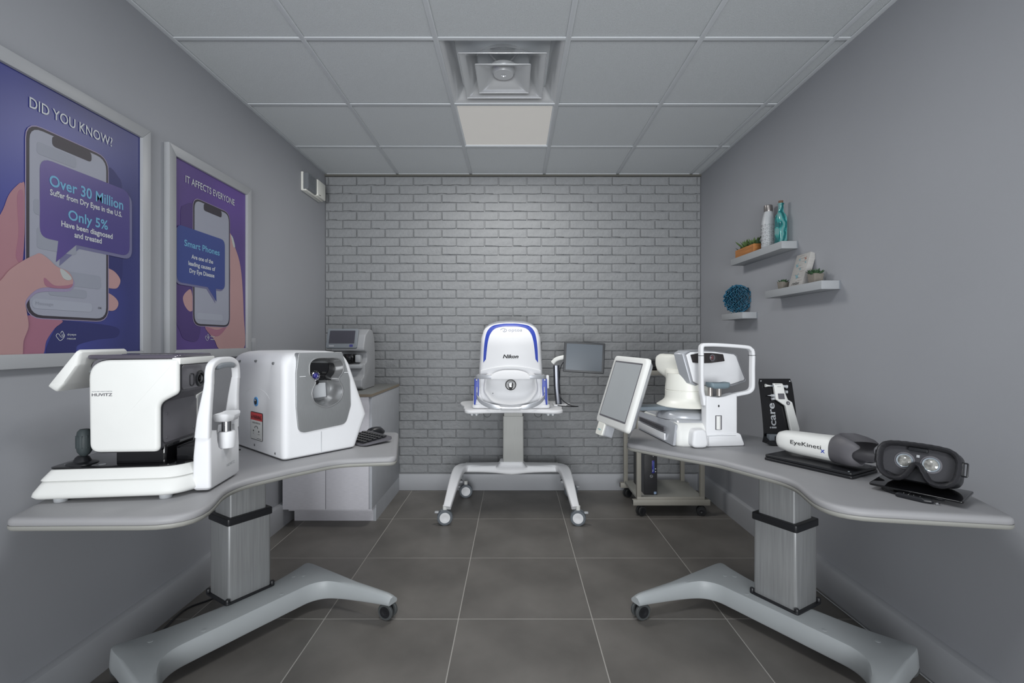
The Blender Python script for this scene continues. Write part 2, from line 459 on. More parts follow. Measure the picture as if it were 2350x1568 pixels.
def frame(t, y0, y1, z0, z1, w, d=.026):
    sec = [(0, 0), (w, 0), (w, d), (0, d)]
    outer = [(y0, z0), (y1, z0), (y1, z1), (y0, z1)]
    for i in range(4):
        a = Vector(outer[i]); b = Vector(outer[(i+1) % 4]); dr = (b-a).normalized(); nn = Vector((-dr.y, dr.x))
        q = [a, b, b-dr*w+nn*w, a+dr*w+nn*w]
        MB().slab([tuple(v) for v in q], XL+.001, XL+d, .002, 'x', seg=2, bev0=0).build('frame_rail', M_frame, t)
M_frame = mat('white_frame', (158, 160, 163), .4)
# large poster
t = thing('framed_poster', 'large white-framed blue poster reading DID YOU KNOW? on left wall', 'poster')
frame(t, 1.335, 2.04, 1.158, 2.142, .046)
pr = MB().box(XL+.004, 1.38, 1.2, XA, 1.996, 2.098).build('print', grad('print_blue', (48, 52, 106), (62, 68, 140)), t)
flat(pr, 'print_shadow', poly([(760, 0), (850, 20), (880, 150), (880, 700), (850, 740), (760, 700)], sm=True, ymax=1.99), mat('print_navy', (44, 47, 98), .45), 1)
flat(pr, 'print_shadow', poly([(330, 1302), (420, 1080), (520, 1060), (830, 1100), (840, 1170), (700, 1190), (560, 1230), (530, 1300)], ymax=1.99), MATS['print_navy'], 1)
flat(pr, 'print_hand', poly([(-260, 700), (-180, 560), (0, 290), (60, 150), (120, 80), (152, 62), (175, 110), (160, 620), (60, 720), (-200, 1000)]), M_skin3, 2)
flat(pr, 'print_hand', poly([(120, 160), (160, 120), (165, 300), (160, 620), (110, 590), (130, 420)]), M_skin2, 3)
flat(pr, 'print_hand', poly([(185, 1020), (440, 1050), (390, 1110), (330, 1200), (295, 1310), (130, 1320), (160, 1200)]), M_skin2, 3)
flat(pr, 'print_finger', poly([(700, 660), (760, 672), (820, 700), (862, 755), (855, 800), (825, 824), (740, 812), (690, 800)]), M_skin, 2)
flat(pr, 'print_finger', poly([(700, 835), (760, 848), (815, 878), (848, 920), (840, 962), (805, 984), (735, 972), (690, 960)]), M_skin, 2)
flat(pr, 'print_phone', rrect(1.524, 1.318, 1.838, 1.952, .055), M_lilac, 3)
flat(pr, 'print_phone', rrect(1.527, 1.321, 1.835, 1.949, .052), M_ph, 4)
flat(pr, 'print_screen', rrect(1.537, 1.330, 1.826, 1.940, .044), M_pscr, 5)
flat(pr, 'print_notch', rrect(1.612, 1.905, 1.762, 1.941, .014), M_ph, 6)
for i, (a, b, c, d) in enumerate([(1.56, 1.86, 1.70, 1.90), (1.55, 1.66, 1.60, 1.71), (1.56, 1.55, 1.70, 1.62), (1.66, 1.44, 1.80, 1.49), (1.60, 1.40, 1.74, 1.43)]):
    flat(pr, 'print_message_box', rrect(a, b, c, d, .012), M_pscr2, 6)
flat(pr, 'print_message_bar', rrect(1.545, 1.352, 1.765, 1.385, .015), mat('print_bar', (152, 156, 168), .45), 6)
text('print_word', 'Message', MATS['print_screen_lines'], pr, (XA+.0036, 1.585, 1.37), R_, U_, .06, .011)
text('print_word', 'OK', M_ph, pr, (XA+.0036, 1.797, 1.37), R_, U_, .016, .008)
bub = fillet([(1.570, 1.852), (1.570, 1.588), (1.633, 1.588), (1.625, 1.515), (1.700, 1.588), (1.936, 1.588), (1.936, 1.852)][::-1], [.04, .04, 0, 0, 0, .04, .04][::-1])
flat(pr, 'print_bubble_shadow', [(a+.012, b-.012) for a, b in bub], mat('print_bubble_shade', (104, 104, 136), .45), 6)
flat(pr, 'print_bubble', bub, M_bub1, 7)
flat(pr, 'print_thumb_shade', poly([(170, 1010), (185, 930), (240, 865), (320, 845), (480, 845), (522, 810), (520, 760), (420, 680), (200, 800)]), M_lilac, 7)
flat(pr, 'print_thumb', poly([(-260, 1000), (-100, 850), (0, 760), (60, 690), (160, 620), (240, 582), (280, 570), (340, 610), (400, 665), (480, 700), (515, 755), (512, 795), (480, 820), (320, 815), (240, 840), (175, 915), (185, 1000), (195, 1100), (160, 1200), (140, 1330), (0, 1330), (-300, 1330)]), M_skin, 8)
flat(pr, 'print_thumb_crease', poly([(310, 745), (330, 810), (480, 822), (515, 790), (470, 800), (380, 800)]), M_skin2, 9)
flat(pr, 'print_nail', poly([(422, 684), (450, 690), (498, 735), (503, 758), (470, 762), (440, 740)]), M_nail, 9)
text('print_title', 'DID YOU KNOW?', M_pw, pr, (XA+.002, 1.696, 2.018), R_, U_, .317, .036, .006)
text('print_heading', 'Over 30 Million', M_pcy, pr, (XA+.0042, 1.752, 1.788), R_, U_, .302, .039, .018)
text('print_line', 'Suffer from Dry Eyes in the U.S.', M_pw, pr, (XA+.0042, 1.750, 1.748), R_, U_, .294, .020, .022)
text('print_heading', 'Only 5%', M_pcy, pr, (XA+.0042, 1.750, 1.690), R_, U_, .163, .036, .018)
text('print_line', 'Have been diagnosed', M_pw, pr, (XA+.0042, 1.748, 1.652), R_, U_, .21, .020, .022)
text('print_line', 'and treated', M_pw, pr, (XA+.0042, 1.748, 1.624), R_, U_, .112, .020, .022)
def logo(pr, yc, zc, lay=1.5, s=1.0, colr=None):
    x = XA+.0005*lay+.0006
    m = MB()
    hp = spline([(yc+a*s, zc+b*s) for a, b in ((-.004, .004), (-.012, .008), (-.017, .001), (-.012, -.007), (-.002, -.016), (.010, -.006), (.013, .002), (.010, .009), (.0045, .017), (-.001, .009), (-.004, .004))], 5)
    m.sweep([(x, p.x, p.y) for p in hp], [(-.0008*s, -.0002), (.0008*s, -.0002), (.0008*s, .0002), (-.0008*s, .0002)], up=(1, 0, 0))
    hp = spline([(yc+a*s, zc+b*s) for a, b in ((-.001, .009), (-.004, .003), (.000, -.003), (.005, -.004), (.011, .000), (.010, .008))], 5)
    m.sweep([(x, p.x, p.y) for p in hp], [(-.0008*s, -.0002), (.0008*s, -.0002), (.0008*s, .0002), (-.0008*s, .0002)], up=(1, 0, 0))
    m.box(x, yc+(.0045-.003)*s, zc+.002*s, x+.0003, yc+(.0045+.003)*s, zc+.0035*s); m.box(x, yc+.0038*s, zc-.0004*s, x+.0003, yc+.0053*s, zc+.006*s)
    m.build('print_logo', colr or M_pw, pr)
    text('print_logo_text', 'dryeye', colr or M_pw, pr, (x, yc+.040*s, zc+.006*s), R_, U_, .034*s, .0075*s, .01)
    text('print_logo_text', 'rescue', colr or M_pw, pr, (x, yc+.039*s, zc-.008*s), R_, U_, .033*s, .0075*s, .01)
logo(pr, 1.645, 1.263, 1.5)
# smaller poster
t = thing('framed_poster', 'white-framed purple poster reading IT AFFECTS EVERYONE, nearer the brick wall', 'poster')
frame(t, 2.148, 2.822, 1.158, 2.142, .046)
pr = MB().box(XL+.004, 2.19, 1.2, XA, 2.778, 2.098).build('print', grad('print_purple', (80, 62, 120), (96, 72, 142)), t)
KK = dict(ymin=2.195, ymax=2.775)
flat(pr, 'print_shadow', poly([(1320, 225), (1400, 230), (1450, 500), (1450, 900), (1430, 1180), (1330, 1190), (1290, 1120), (1245, 1010), (1235, 850), (1240, 600), (1295, 400), (1300, 260)], **KK), mat('print_plum', (72, 56, 108), .45), 1)
flat(pr, 'print_hand', poly([(1640, 436), (1664, 440), (1684, 510), (1720, 620), (1740, 760), (1752, 1000), (1752, 1265), (1590, 1265), (1540, 1190), (1475, 1100), (1560, 1080), (1640, 1000), (1655, 700)], **KK), M_skin, 2)
flat(pr, 'print_hand', poly([(1480, 1100), (1560, 1120), (1625, 1098), (1600, 1140), (1560, 1168), (1510, 1150)], **KK), M_skin2, 3)
flat(pr, 'print_nail', poly([(1660, 440), (1676, 460), (1690, 520), (1678, 520)], **KK), M_nail, 3)
flat(pr, 'print_finger', poly([(1375, 838), (1345, 842), (1316, 885), (1328, 945), (1365, 988), (1390, 960)], **KK), M_skin, 2)
flat(pr, 'print_phone', rrect(2.317, 1.318, 2.622, 1.949, .054), M_lilac, 4)
flat(pr, 'print_phone', rrect(2.320, 1.321, 2.619, 1.946, .052), M_ph, 5)
flat(pr, 'print_screen', rrect(2.330, 1.330, 2.610, 1.937, .044), M_pscr, 6)
flat(pr, 'print_notch', rrect(2.398, 1.902, 2.545, 1.938, .014), M_ph, 7)
flat(pr, 'print_message_bar', rrect(2.345, 1.352, 2.555, 1.385, .015), MATS['print_bar'], 7)
bub = fillet([(2.206, 1.788), (2.206, 1.519), (2.428, 1.519), (2.50, 1.452), (2.495, 1.519), (2.572, 1.519), (2.572, 1.788)][::-1], [.035, .035, 0, 0, 0, .035, .035][::-1])
flat(pr, 'print_bubble_shadow', [(a-.010, b-.010) for a, b in bub], MATS['print_bubble_shade'], 7)
flat(pr, 'print_bubble', bub, M_bub2, 8)
text('print_title', 'IT AFFECTS EVERYONE', M_pw, pr, (XA+.002, 2.466, 2.018), R_, U_, .397, .035, .006)
text('print_heading', 'Smart Phones', M_pcy, pr, (XA+.0047, 2.39, 1.712), R_, U_, .27, .031, .018)
text('print_line', 'Are one of the', M_pw, pr, (XA+.0047, 2.388, 1.655), R_, U_, .165, .021, .022)
text('print_line', 'leading causes of', M_pw, pr, (XA+.0047, 2.386, 1.62), R_, U_, .205, .021, .022)
text('print_line', 'Dry Eye Disease', M_pw, pr, (XA+.0047, 2.386, 1.585), R_, U_, .19, .021, .022)
logo(pr, 2.43, 1.263, 3)
# ---------------------------------------------------------------- casters and wheeled tables
def caster(parent, x, y, r=.038, w=.013, gap=.012, yaw=0.0, rim=M_rubber, hub=M_black, hood=M_black, top=.085, fork=True):
    """twin-wheel castor standing on the floor at x, y"""
    R = Matrix.Translation((x, y, 0)) @ Matrix.Rotation(yaw, 4, 'Z')
    m = MB(); m.slab(fillet([(-r*.75, r*.9), (r*.3, r*.75), (r*.55, r*1.5), (r*.2, r*2.0), (-r*.5, r*1.8)], r*.25), -gap, gap, .003, 'y')
    m.lathe([(r*.28, r*1.2), (r*.28, top)], 12, cap=True)
    m.xf(R); c = m.build('caster', hood, parent)
    for s in (-1, 1):
        m = MB(); y0, y1 = (gap, gap+w) if s > 0 else (-gap-w, -gap)
        m.lathe([(r*.6, y0), (r*.93, y0), (r, y0+.003), (r, y1-.003), (r*.93, y1), (r*.72, y1)], 28, (0, 0, r), 'y'); m.xf(R); wl = m.build('wheel', rim, c)
        ye = y1 if s > 0 else y0
        m = MB(); m.lathe([(r*.68, ye-.002*s), (r*.68, ye+.0012*s), (r*.34, ye+.0016*s), (r*.30, ye+.0006*s), (.001, ye+.0006*s)], 24, (0, 0, r), 'y'); m.xf(R); 
        hb = m.build('hub_cap', hub, c)
    return c

def catline(pts, n=48):
    q = spline(pts, 10); L = [0]
    for i in range(1, len(q)): L.append(L[-1]+(q[i]-q[i-1]).length)
    out = []; j = 0
    for k in range(n):
        s = L[-1]*k/(n-1)
        while j < len(L)-2 and L[j+1] < s: j += 1
        t_ = (s-L[j])/max(1e-9, L[j+1]-L[j]); out.append(q[j].lerp(q[j+1], t_))
    return out
def table_base(t, M0, sgn, name='table_base', mt=M_base):
    """U-shaped base: far leg, beam, near leg; (u, v) = along the beam, towards the room"""
    D = Vector((.547*sgn, -.837)); V = Vector((-.837*sgn, -.547))
    def w(u, v, z): p = Vector((M0[0], M0[1]))+D*u+V*v; return Vector((p.x, p.y, z))
    outer = [(-.475, .560), (-.46, .50), (-.425, .30), (-.405, .12), (-.40, .03), (-.385, .005), (-.33, .022), (-.2, .05), (0, .062), (.2, .05), (.33, .022), (.385, .005), (.40, .03), (.405, .12), (.425, .30), (.46, .50), (.475, .560)]
    inner = [(-.420, .565), (-.405, .50), (-.365, .36), (-.335, .28), (-.305, .245), (-.26, .225), (-.2, .222), (-.1, .222), (0, .222), (.1, .222), (.2, .222), (.26, .225), (.305, .245), (.335, .28), (.365, .36), (.405, .50), (.420, .565)]
    sub = lambda L_: spline(L_, 4)
    O, I = sub(outer), sub(inner); rings = []
    for a, b in zip(O, I):
        c = (a+b)/2; k = max(0, min(1, (c.y-.16)/.40))
        zt = .142-.030*k**1.5; zb = .062+.012*k
        if c.y > .52: zt -= .03*((c.y-.52)/.045)**2*.3
        wd_ = (b-a).length; e = (b-a)/wd_; ins = min(.012+.016*k, wd_*.28)
        q = [(a+e*.004, zb), (a, zb+.008), (a+e*ins*.25, zb+(zt-zb)*.55), (a+e*ins*.6, zt-.010), (a+e*ins, zt-.002), (a+e*(ins+.012), zt), (b-e*(ins*.9+.012), zt), (b-e*ins*.8, zt-.002), (b-e*ins*.45, zt-.010), (b-e*ins*.15, zb+(zt-zb)*.55), (b, zb+.008), (b-e*.004, zb)]
        rings.append([w(p.x, p.y, z) for p, z in q])
    MB().loft(rings).build(name, mt, t, 50)
    for u, v in ((-.3, .12), (-.15, .19), (.16, .19), (.3, .10), (-.27, .09)):
        p = w(u, v, .1415); MB().lathe([(.010, 0), (.009, .0012), (.006, .0014)], 14, p).build('cap_plug', mt, t)
    yaw = math.atan2(V.y, V.x)
    for u, v in ((-.447, .53), (.447, .53), (-.345, -.018), (.345, -.018)):
        p = w(u, v, 0); caster(t, p.x, p.y, .037, .014, .010, (.35*sgn if v > .3 else yaw+2.2), M_rubber_g, M_black, M_black, .088)
    return w, D, V
M_rubber_g = mat('grey_rubber', (72, 75, 76), .6)
def exam_table(label, sgn, poly_, rad, M0, cc, ang):
    t = thing('instrument_table', label, 'table')
    pts = fillet(poly_, rad, 7)
    if area2(pts) < 0: pts = pts[::-1]
    z1 = .750
    rings = [[(x, y, h) for x, y in offset(pts, o)] for o, h in ((.004, .727), (.0015, .730), (.0015, .7385), (.003, .743), (.007, .7468), (.013, .749), (.022, .7500))]
    MB().loft(rings).build('tabletop', M_top, t, 60)
    rings = [[(x, y, h) for x, y in offset(pts, o)] for o, h in ((.022, .712), (.010, .712), (.004, .714), (.001, .719), (0.0, .7245), (.001, .7275), (.02, .7275))]
    MB().loft(rings).build('edge_trim', M_edge, t, 60)
    w, D, V = table_base(t, M0, sgn)
    Rm = Matrix.Translation((cc[0], cc[1], 0)) @ Matrix.Rotation(ang, 4, 'Z')
    a, b = .092, .080
    sec = lambda a_, b_, r_: rrect(-a_, -b_, a_, b_, r_, 3)
    m = MB().slab(sec(a, b, .012), .149, .482, .001); m.xf(Rm); lo = m.build('lower_column', M_alu, t)
    m = MB().slab(sec(a-.014, b-.014, .008), .48, .713, .0); m.xf(Rm); m.build('upper_column', M_alu, t)
    m = MB().slab(sec(a+.006, b+.006, .012), .468, .498, .003); m.xf(Rm); m.build('collar', M_black, t)
    m = MB().slab(sec(a+.014, b+.012, .014), .1415, .150, .002); m.xf(Rm); bp = m.build('base_plate', M_black, t)
    for sx in (-1, 1):
        for sy in (-1, 1):
            m = MB().lathe([(.009, .149), (.009, .162), (.007, .165)], 12, (sx*(a+.004), sy*(b+.002), 0)); m.xf(Rm); m.build('bolt', M_black, bp)
    m = MB().box(-.21, -.035, .690, .21, .035, .712, .003); m.xf(Rm); m.build('support_bracket', M_black, t)
    # power inlet at the column foot
    m = MB().box(a-.002 if sgn < 0 else -.02, b-.002, .155, a+.022 if sgn < 0 else .02, b+.028, .19, .004); m.xf(Rm)
    m.mark(); m.lathe([(.012, 0), (.012, .03)], 12, (0, b+.01, .17), 'y'); m.xf(Rm)
    m.build('power_plug', M_black, t)
    return t, w
polyR = [(.675, 2.72), (1.20, 2.60), (1.518, 2.07), (1.518, 1.66), (1.415, 1.335), (.925, 1.420), (.998, 1.715), (.85, 2.0), (.69, 2.155), (.545, 2.32)]
radR = [.05, .06, .06, .08, .035, .13, .22, .2, .2, .06]
tR, wR = exam_table('grey kidney-shaped instrument table on right with white and black headsets on it', 1, polyR, radR, (1.256, 2.06), (1.162, 2.050), math.atan2(-.86, .51))
polyL = [(-.628, 2.60), (-1.2, 2.62), (-1.535, 2.1), (-1.535, 1.66), (-1.425, 1.33), (-.885, 1.338), (-.995, 1.67), (-.86, 1.86), (-.735, 2.0), (-.50, 2.035)]
radL = [.04, .06, .06, .08, .035, .12, .22, .2, .16, .04]
tL, wL = exam_table('grey kidney-shaped instrument table on left carrying two white machines', -1, polyL, radL, (-1.256, 2.06), (-1.213, 2.118), math.atan2(.837, .547))
# cables behind the tables
def cable(name, label, path, r=.003, m=M_black):
    o = MB().tube([tuple(p) for p in spline(path, 8)], r, 6).build(name, m); tag(o, label, 'cable'); return o
cable('power_cable', 'thin grey cable lying along right baseboard under the right table', [(1.50, 2.75, .004), (1.505, 2.4, .004), (1.515, 2.1, .004), (1.516, 1.9, .004), (1.516, 1.6, .004)], .003, M_lgrey)
cable('power_cable', 'black cable loop on the floor behind the left table column', [(-1.52, 2.6, .004), (-1.46, 2.5, .004), (-1.40, 2.42, .004), (-1.45, 2.3, .004), (-1.52, 2.2, .004), (-1.5, 2.0, .004)], .004)
o = MB().slab(fillet([(-1.54, 1.30), (-1.25, 1.30), (-1.37, 1.62), (-1.42, 1.74), (-1.50, 1.725), (-1.54, 1.72)], .01), 0.0, .006, .002).build('floor_mat', mat('ribbed_mat', (62, 66, 66), .8, var=.2, vs=300, bump=1, bs=300))
tag(o, 'dark ribbed mat on the floor under the near left corner of left table', 'mat')
# ---------------------------------------------------------------- autorefractor on the left table (long side to the camera, patient end towards +x)
TT = .7502
t = thing('autorefractor', 'white and dark grey eye-measuring machine nearest camera on left table, HUVITZ on side', 'medical device')
def xz(lst, Y, k=1.0, cx=0, cy=0): return [(( (cx+a/k)-PX0)/FOC*Y, EYE-((cy+b/k)-PY0)*Y/FOC) for a, b in lst]
YN_, YF_ = 1.47, 1.72
def tier(x0, x1, y0, y1, xf, z): return [(x, y, z) for x, y in fillet([(x0, y0), (x1, y0), (xf, y0+.08), (xf, y1-.05), (x1, y1), (x0, y1)], [.03, .10, .06, .04, .05, .03], 6)]
MB().loft([tier(-1.468, -1.065, 1.452, 1.765, -1.02, .764), tier(-1.474, -1.060, 1.446, 1.770, -1.015, .772), tier(-1.472, -1.06, 1.448, 1.768, -1.016, .782), tier(-1.456, -1.068, 1.462, 1.755, -1.024, .812), tier(-1.452, -1.072, 1.466, 1.751, -1.028, .8155)]).build('lower_base', M_white2, t, 60)
MB().loft([tier(-1.458, -1.065, 1.459, 1.757, -1.022, .8165), tier(-1.456, -1.066, 1.460, 1.755, -1.023, .821), tier(-1.440, -1.078, 1.474, 1.742, -1.034, .845), tier(-1.434, -1.083, 1.480, 1.736, -1.038, .850)]).build('upper_base', M_white2, t, 60)
MB().loft([tier(-1.441, -1.080, 1.475, 1.741, -1.035, .8485), tier(-1.441, -1.080, 1.475, 1.741, -1.035, .853), tier(-1.437, -1.083, 1.479, 1.737, -1.038, .8545)]).build('control_deck', M_gloss, t, 60)
for x, y in ((-1.40, 1.475), (-1.10, 1.475), (-1.40, 1.72), (-1.10, 1.72)):
    MB().lathe([(.017, TT), (.018, .758), (.018, .766)], 16, (x, y, 0)).build('foot', M_lgrey, t)
m = MB().slab(rrect(-1.262, 1.50, -1.115, 1.70, .008), .854, .912, .002); m.build('slide_block', M_gloss, t)
MB().slab(rrect(-1.10, 1.53, -1.04, 1.70, .004), .854, .900, .002).build('slide_rail', M_gloss, t)
jb = MB().lathe([(.042, .0545), (.040, .0575), (.024, .062), (.018, .075), (.012, .080)], 24, (-1.372, 1.52, .8)).build('joystick_boot', M_black, t)
jx = -1.366
m = MB().lathe([(.006, .878), (.013, .884), (.018, .892), (.0215, .91), (.0215, .935), (.018, .957), (.012, .964), (.001, .965)], 20, (jx, 1.52, 0))
for k in range(10):
    a = 2*PI*k/10; m.box(jx+.0205*math.cos(a)-.0012, 1.52+.0205*math.sin(a)-.0012, .905, jx+.0205*math.cos(a)+.0012, 1.52+.0205*math.sin(a)+.0012, .945)
m.build('joystick', mat('slate_rubber', (58, 66, 68), .55), t)
for x, y, r in ((-1.40, 1.51, .014), (-1.355, 1.498, .012), (-1.30, 1.50, .010)):
    m = MB(); m.sweep([(p[0], p[1], .855) for p in circ(x, y, r, 20, r*.8)], circ(0, 0, .0008, 5), closed=True)
    m.build('button_ring', M_lgrey, t)
# measuring head: side at local y = .025, patient face at the right end
OHV, pHV = (-1.25, 1.47, 0.0), math.radians(7)
t.rotation_euler = (0, 0, pHV); _r = Matrix.Rotation(pHV, 2) @ Vector((1.25, -1.45)); t.location = (OHV[0]+_r.x, OHV[1]+_r.y, 0)
def hx(lst, y=.025): return [(LP(px, py, OHV, pHV, y)[0]-1.25, LP(px, py, OHV, pHV, y)[1]) for px, py in lst]
YN_, YF_ = 1.475, 1.69
prof = hx([(207, 950), (207, 900), (207, 880), (207, 822), (411, 820), (411, 900), (367, 925), (367, 940), (367, 960), (367, 1012), (367, 1034), (209, 1036)])
HT = prof[3][1]
pf_ = fillet(prof, [0, 0, 0, .06, .006, .02, .03, 0, 0, 0, .015, .03], 7)
MB().slab(pf_, YN_+.002, YF_, .003, 'y').build('head', M_dgrey, t, 60)
shell = fillet(hx([(207, 827), (413, 824), (413, 902), (369, 925), (369, 1036), (210, 1038)]), [.06, .016, .022, .035, .018, .03], 8)
MB().slab(shell, YN_-.012, YN_+.014, .012, 'y', seg=6, bev0=.012).build('side_shell', M_white2, t, 60)
MB().slab(shell, YF_-.012, YF_+.012, .010, 'y', seg=3, bev0=.002).build('side_shell', M_white2, t, 60)
MB().sweep([(a, YN_+.003, b) for a, b in shell], circ(0, 0, .0032, 6), up=(0, 1, 0), closed=True).build('shell_seal', M_black, t)
nx_ = prof[4][0]; lx_ = prof[8][0]; zt_ = prof[4][1]; zn_ = prof[5][1]
MB().box(nx_-.02, YN_-.004, zt_-.024, nx_+.006, YF_, zt_-.002, .004).build('brow_strip', M_white2, t)
MB().slab(rrect(YN_+.012, zn_+.006, YF_-.006, zt_-.026, .012), nx_-.004, nx_+.003, .002, 'x').build('face_panel', mat('window_grey', (96, 95, 100), .3, coat=.3), t)
MB().slab(fillet([(YN_+.012, prof[9][1]-.012), (YF_-.006, prof[9][1]-.012), (YF_-.006, zn_-.012), (YN_+.012, zn_-.030)], .02), lx_-.004, lx_+.004, .002, 'x').build('service_panel', mat('panel_grey', (106, 105, 110), .5), t)
for y, z in ((YN_+.03, prof[8][1]+.01), (YF_-.025, zn_-.03), (YF_-.025, prof[9][1]+.01), (YN_+.03, prof[9][1]+.005)):
    MB().lathe([(.0045, .003), (.004, .0055), (.001, .0055)], 12, (lx_, y, z), 'x').build('screw', M_dgrey, t)
yc_, zc_ = (YN_+YF_)/2+.01, 1.118
MB().lathe([(.028, .001), (.028, .006), (.024, .008), (.019, .007), (.018, .003)], 28, (nx_, yc_, zc_), 'x').build('lens_ring', M_black, t)
MB().lathe([(.012, .002), (.012, .007), (.008, .009), (.001, .009)], 20, (nx_, yc_, zc_), 'x').build('lens', M_gloss, t)
for dy in (-.050, .050):
    MB().sweep([(nx_+.004, a, b) for a, b in rrect(yc_+dy-.012, zc_-.020, yc_+dy+.012, zc_+.020, .010, 3)], circ(0, 0, .0014, 5), up=(1, 0, 0), closed=True).build('sensor_ring', M_black, t)
c = fillet([(-1.33, YN_-.002), (nx_-.002, YN_-.002), (nx_+.002, YN_+.03), (nx_-.004, YF_+.002), (-1.33, YF_+.002)], .015)
MB().slab([(x, y) for x, y in c], HT-.004, HT+.010, .006).build('top_cover', mat('top_smoke', (82, 78, 88), .12, coat=.6), t)
m = MB()
for i in range(14): m.box(-1.26+i*.013, YN_+.05, HT+.009, -1.254+i*.013, YF_-.04, HT+.011)
m.build('vent_slats', M_dgrey, t)
q = hx([(241, 905)])[0]
text('lettering', 'HUVITZ', M_dgrey, t, (q[0], YN_-.0124, q[1]), (1, 0, 0), (0, 0, 1), .058, .009, .02)
text('lettering', 'AUTO REF KERATOMETER', M_grey, t, (q[0], YN_-.0124, q[1]+.010), (1, 0, 0), (0, 0, 1), .058, .003, .0)
# tablet display, tilted back towards the wall
a0 = Vector((-1.425, 0, 1.105)); a1 = Vector((-1.340, 0, 1.220)); dz = (a1-a0).normalized(); nn = Vector((-dz.z, 0, dz.x))
Lt = (a1-a0).length
sec = fillet([(0, 0), (Lt, 0), (Lt, -.012), (Lt*.75, -.030), (Lt*.25, -.034), (0, -.030)], [.003, .003, .006, .02, .02, .012], 5)
rings = []
for y, k in ((1.452, .80), (1.456, .93), (1.464, 1), (1.66, 1), (1.668, .93), (1.672, .8)):
    cc = Vector((Lt/2, -.016)); rings.append([Vector((a0.x, y, a0.z))+dz*(cc.x+(a-cc.x)*k)+nn*(cc.y+(b-cc.y)*k) for a, b in sec])
sc_ = MB().loft(rings).build('tablet_screen', M_white2, t, 55)
q = [a0+dz*.008+nn*.0008, a1-dz*.008+nn*.0008]
m = MB(); m.loft([[Vector((q[0].x, 1.466, q[0].z)), Vector((q[1].x, 1.466, q[1].z)), Vector((q[1].x, 1.66, q[1].z)), Vector((q[0].x, 1.66, q[0].z))], [Vector((q[0].x, 1.466, q[0].z))+nn*.001, Vector((q[1].x, 1.466, q[1].z))+nn*.001, Vector((q[1].x, 1.66, q[1].z))+nn*.001, Vector((q[0].x, 1.66, q[0].z))+nn*.001]])
m.build('screen_glass', M_gloss, sc_)
MB().lathe([(.018, -.05), (.018, .05)], 18, (-1.322, 1.56, 1.165), 'y').build('screen_hinge', M_black, t)
m = MB().sweep([(-1.325, 1.56, 1.165), (-1.365, 1.56, 1.155)], [(-.035, -.012), (.035, -.012), (.035, .012), (-.035, .012)]); m.build('screen_arm', M_grey, t)
# chin rest: block, arch, cup, knob
def ring_yz(x0, x1, y0, y1, z, r=.012): return [(x, y, z) for x, y in rrect(x0, y0, x1, y1, r, 4)]
blk = MB().loft([ring_yz(-1.035, -.990, 1.562, 1.765, .758), ring_yz(-1.040, -.984, 1.555, 1.772, .766), ring_yz(-1.038, -.984, 1.555, 1.772, .87), ring_yz(-1.035, -.986, 1.557, 1.772, .915), ring_yz(-1.033, -.988, 1.56, 1.77, .945)]).build('chinrest_block', M_white, t, 60)
cut(blk, MB().lathe([(.001, .872), (.04, .874), (.058, .885), (.065, .91), (.066, .99)], 28, (-.985, 1.672, 0)))
for y in (1.565, 1.763):
    s_ = 1 if y < 1.6 else -1
    m = MB(); pth = [(-1.010, y, .93), (-1.006, y, .99), (-1.000, y+.004*s_, 1.05), (-.995, y+.005*s_, 1.09), (-.993, y+.004*s_, 1.112)]
    m.sweep(pth, rrect(-.013, -.022, .013, .022, .009, 3), up=(1, 0, 0), scale=[(1, 1.05), (1, .92), (.95, .72), (.9, .60), (.88, .54)]); m.build('arch_post', M_white, t, 60)
pth = catline([(-.993, 1.569, 1.108), (-.993, 1.570, 1.138), (-.993, 1.582, 1.163), (-.993, 1.62, 1.177), (-.993, 1.665, 1.179), (-.993, 1.71, 1.177), (-.993, 1.748, 1.163), (-.993, 1.760, 1.138), (-.993, 1.762, 1.108)], 30)
MB().sweep(pth, rrect(-.0115, -.012, .0115, .012, .007, 3), up=(1, 0, 0)).build('arch_top', M_white, t, 60)
pth = catline([(-.990, 1.60, 1.156), (-.988, 1.63, 1.160), (-.988, 1.665, 1.161), (-.988, 1.70, 1.160), (-.990, 1.73, 1.156)], 14)
MB().sweep(pth, rrect(-.009, -.010, .009, .010, .006, 3), up=(1, 0, 0), scale=[.5]+[1]*12+[.5]).build('forehead_pad', M_grey, t, 60)
MB().lathe([(.026, .874), (.027, .88), (.027, .925), (.024, .930), (.001, .930)], 24, (-.985, 1.672, 0)).build('cup_socket', M_white, t)
m = MB().lathe([(.016, .928), (.016, .967), (.014, .969)], 24, (-.985, 1.672, 0)); m.build('knob', M_chrome, t)
m = MB()
rings = []
for zz, k in ((.966, .55), (.970, .85), (.980, 1.0), (.988, 1.04), (.986, .96), (.978, .8)):
    rings.append([(-.985+x*k, 1.672+y*k, zz+ (.008*(y/.05)**2 if zz > .975 else 0)) for x, y in fillet([(-.03, -.05), (.022, -.05), (.034, -.02), (.034, .02), (.022, .05), (-.03, .05)], .015, 4)])
m.loft(rings).build('chin_cup', M_white, t, 60)
text('lettering', 'HUVITZ', M_lgrey, t, (-.9838, 1.70, .81), (0, 1, 0), (0, 0, 1), .06, .010, .02)
MB().box(-1.06, 1.57, .775, -1.03, 1.75, .835, .006).build('chinrest_bracket', M_white2, t)
for c in t.children:
    n0 = c.name.split('.')[0]
    if n0 in ('chinrest_block', 'arch_post', 'arch_top', 'forehead_pad', 'cup_socket', 'knob', 'chin_cup', 'chinrest_bracket') or (n0 == 'lettering' and max(v.co.x for v in c.data.vertices) > -.99): c.location.y -= .05

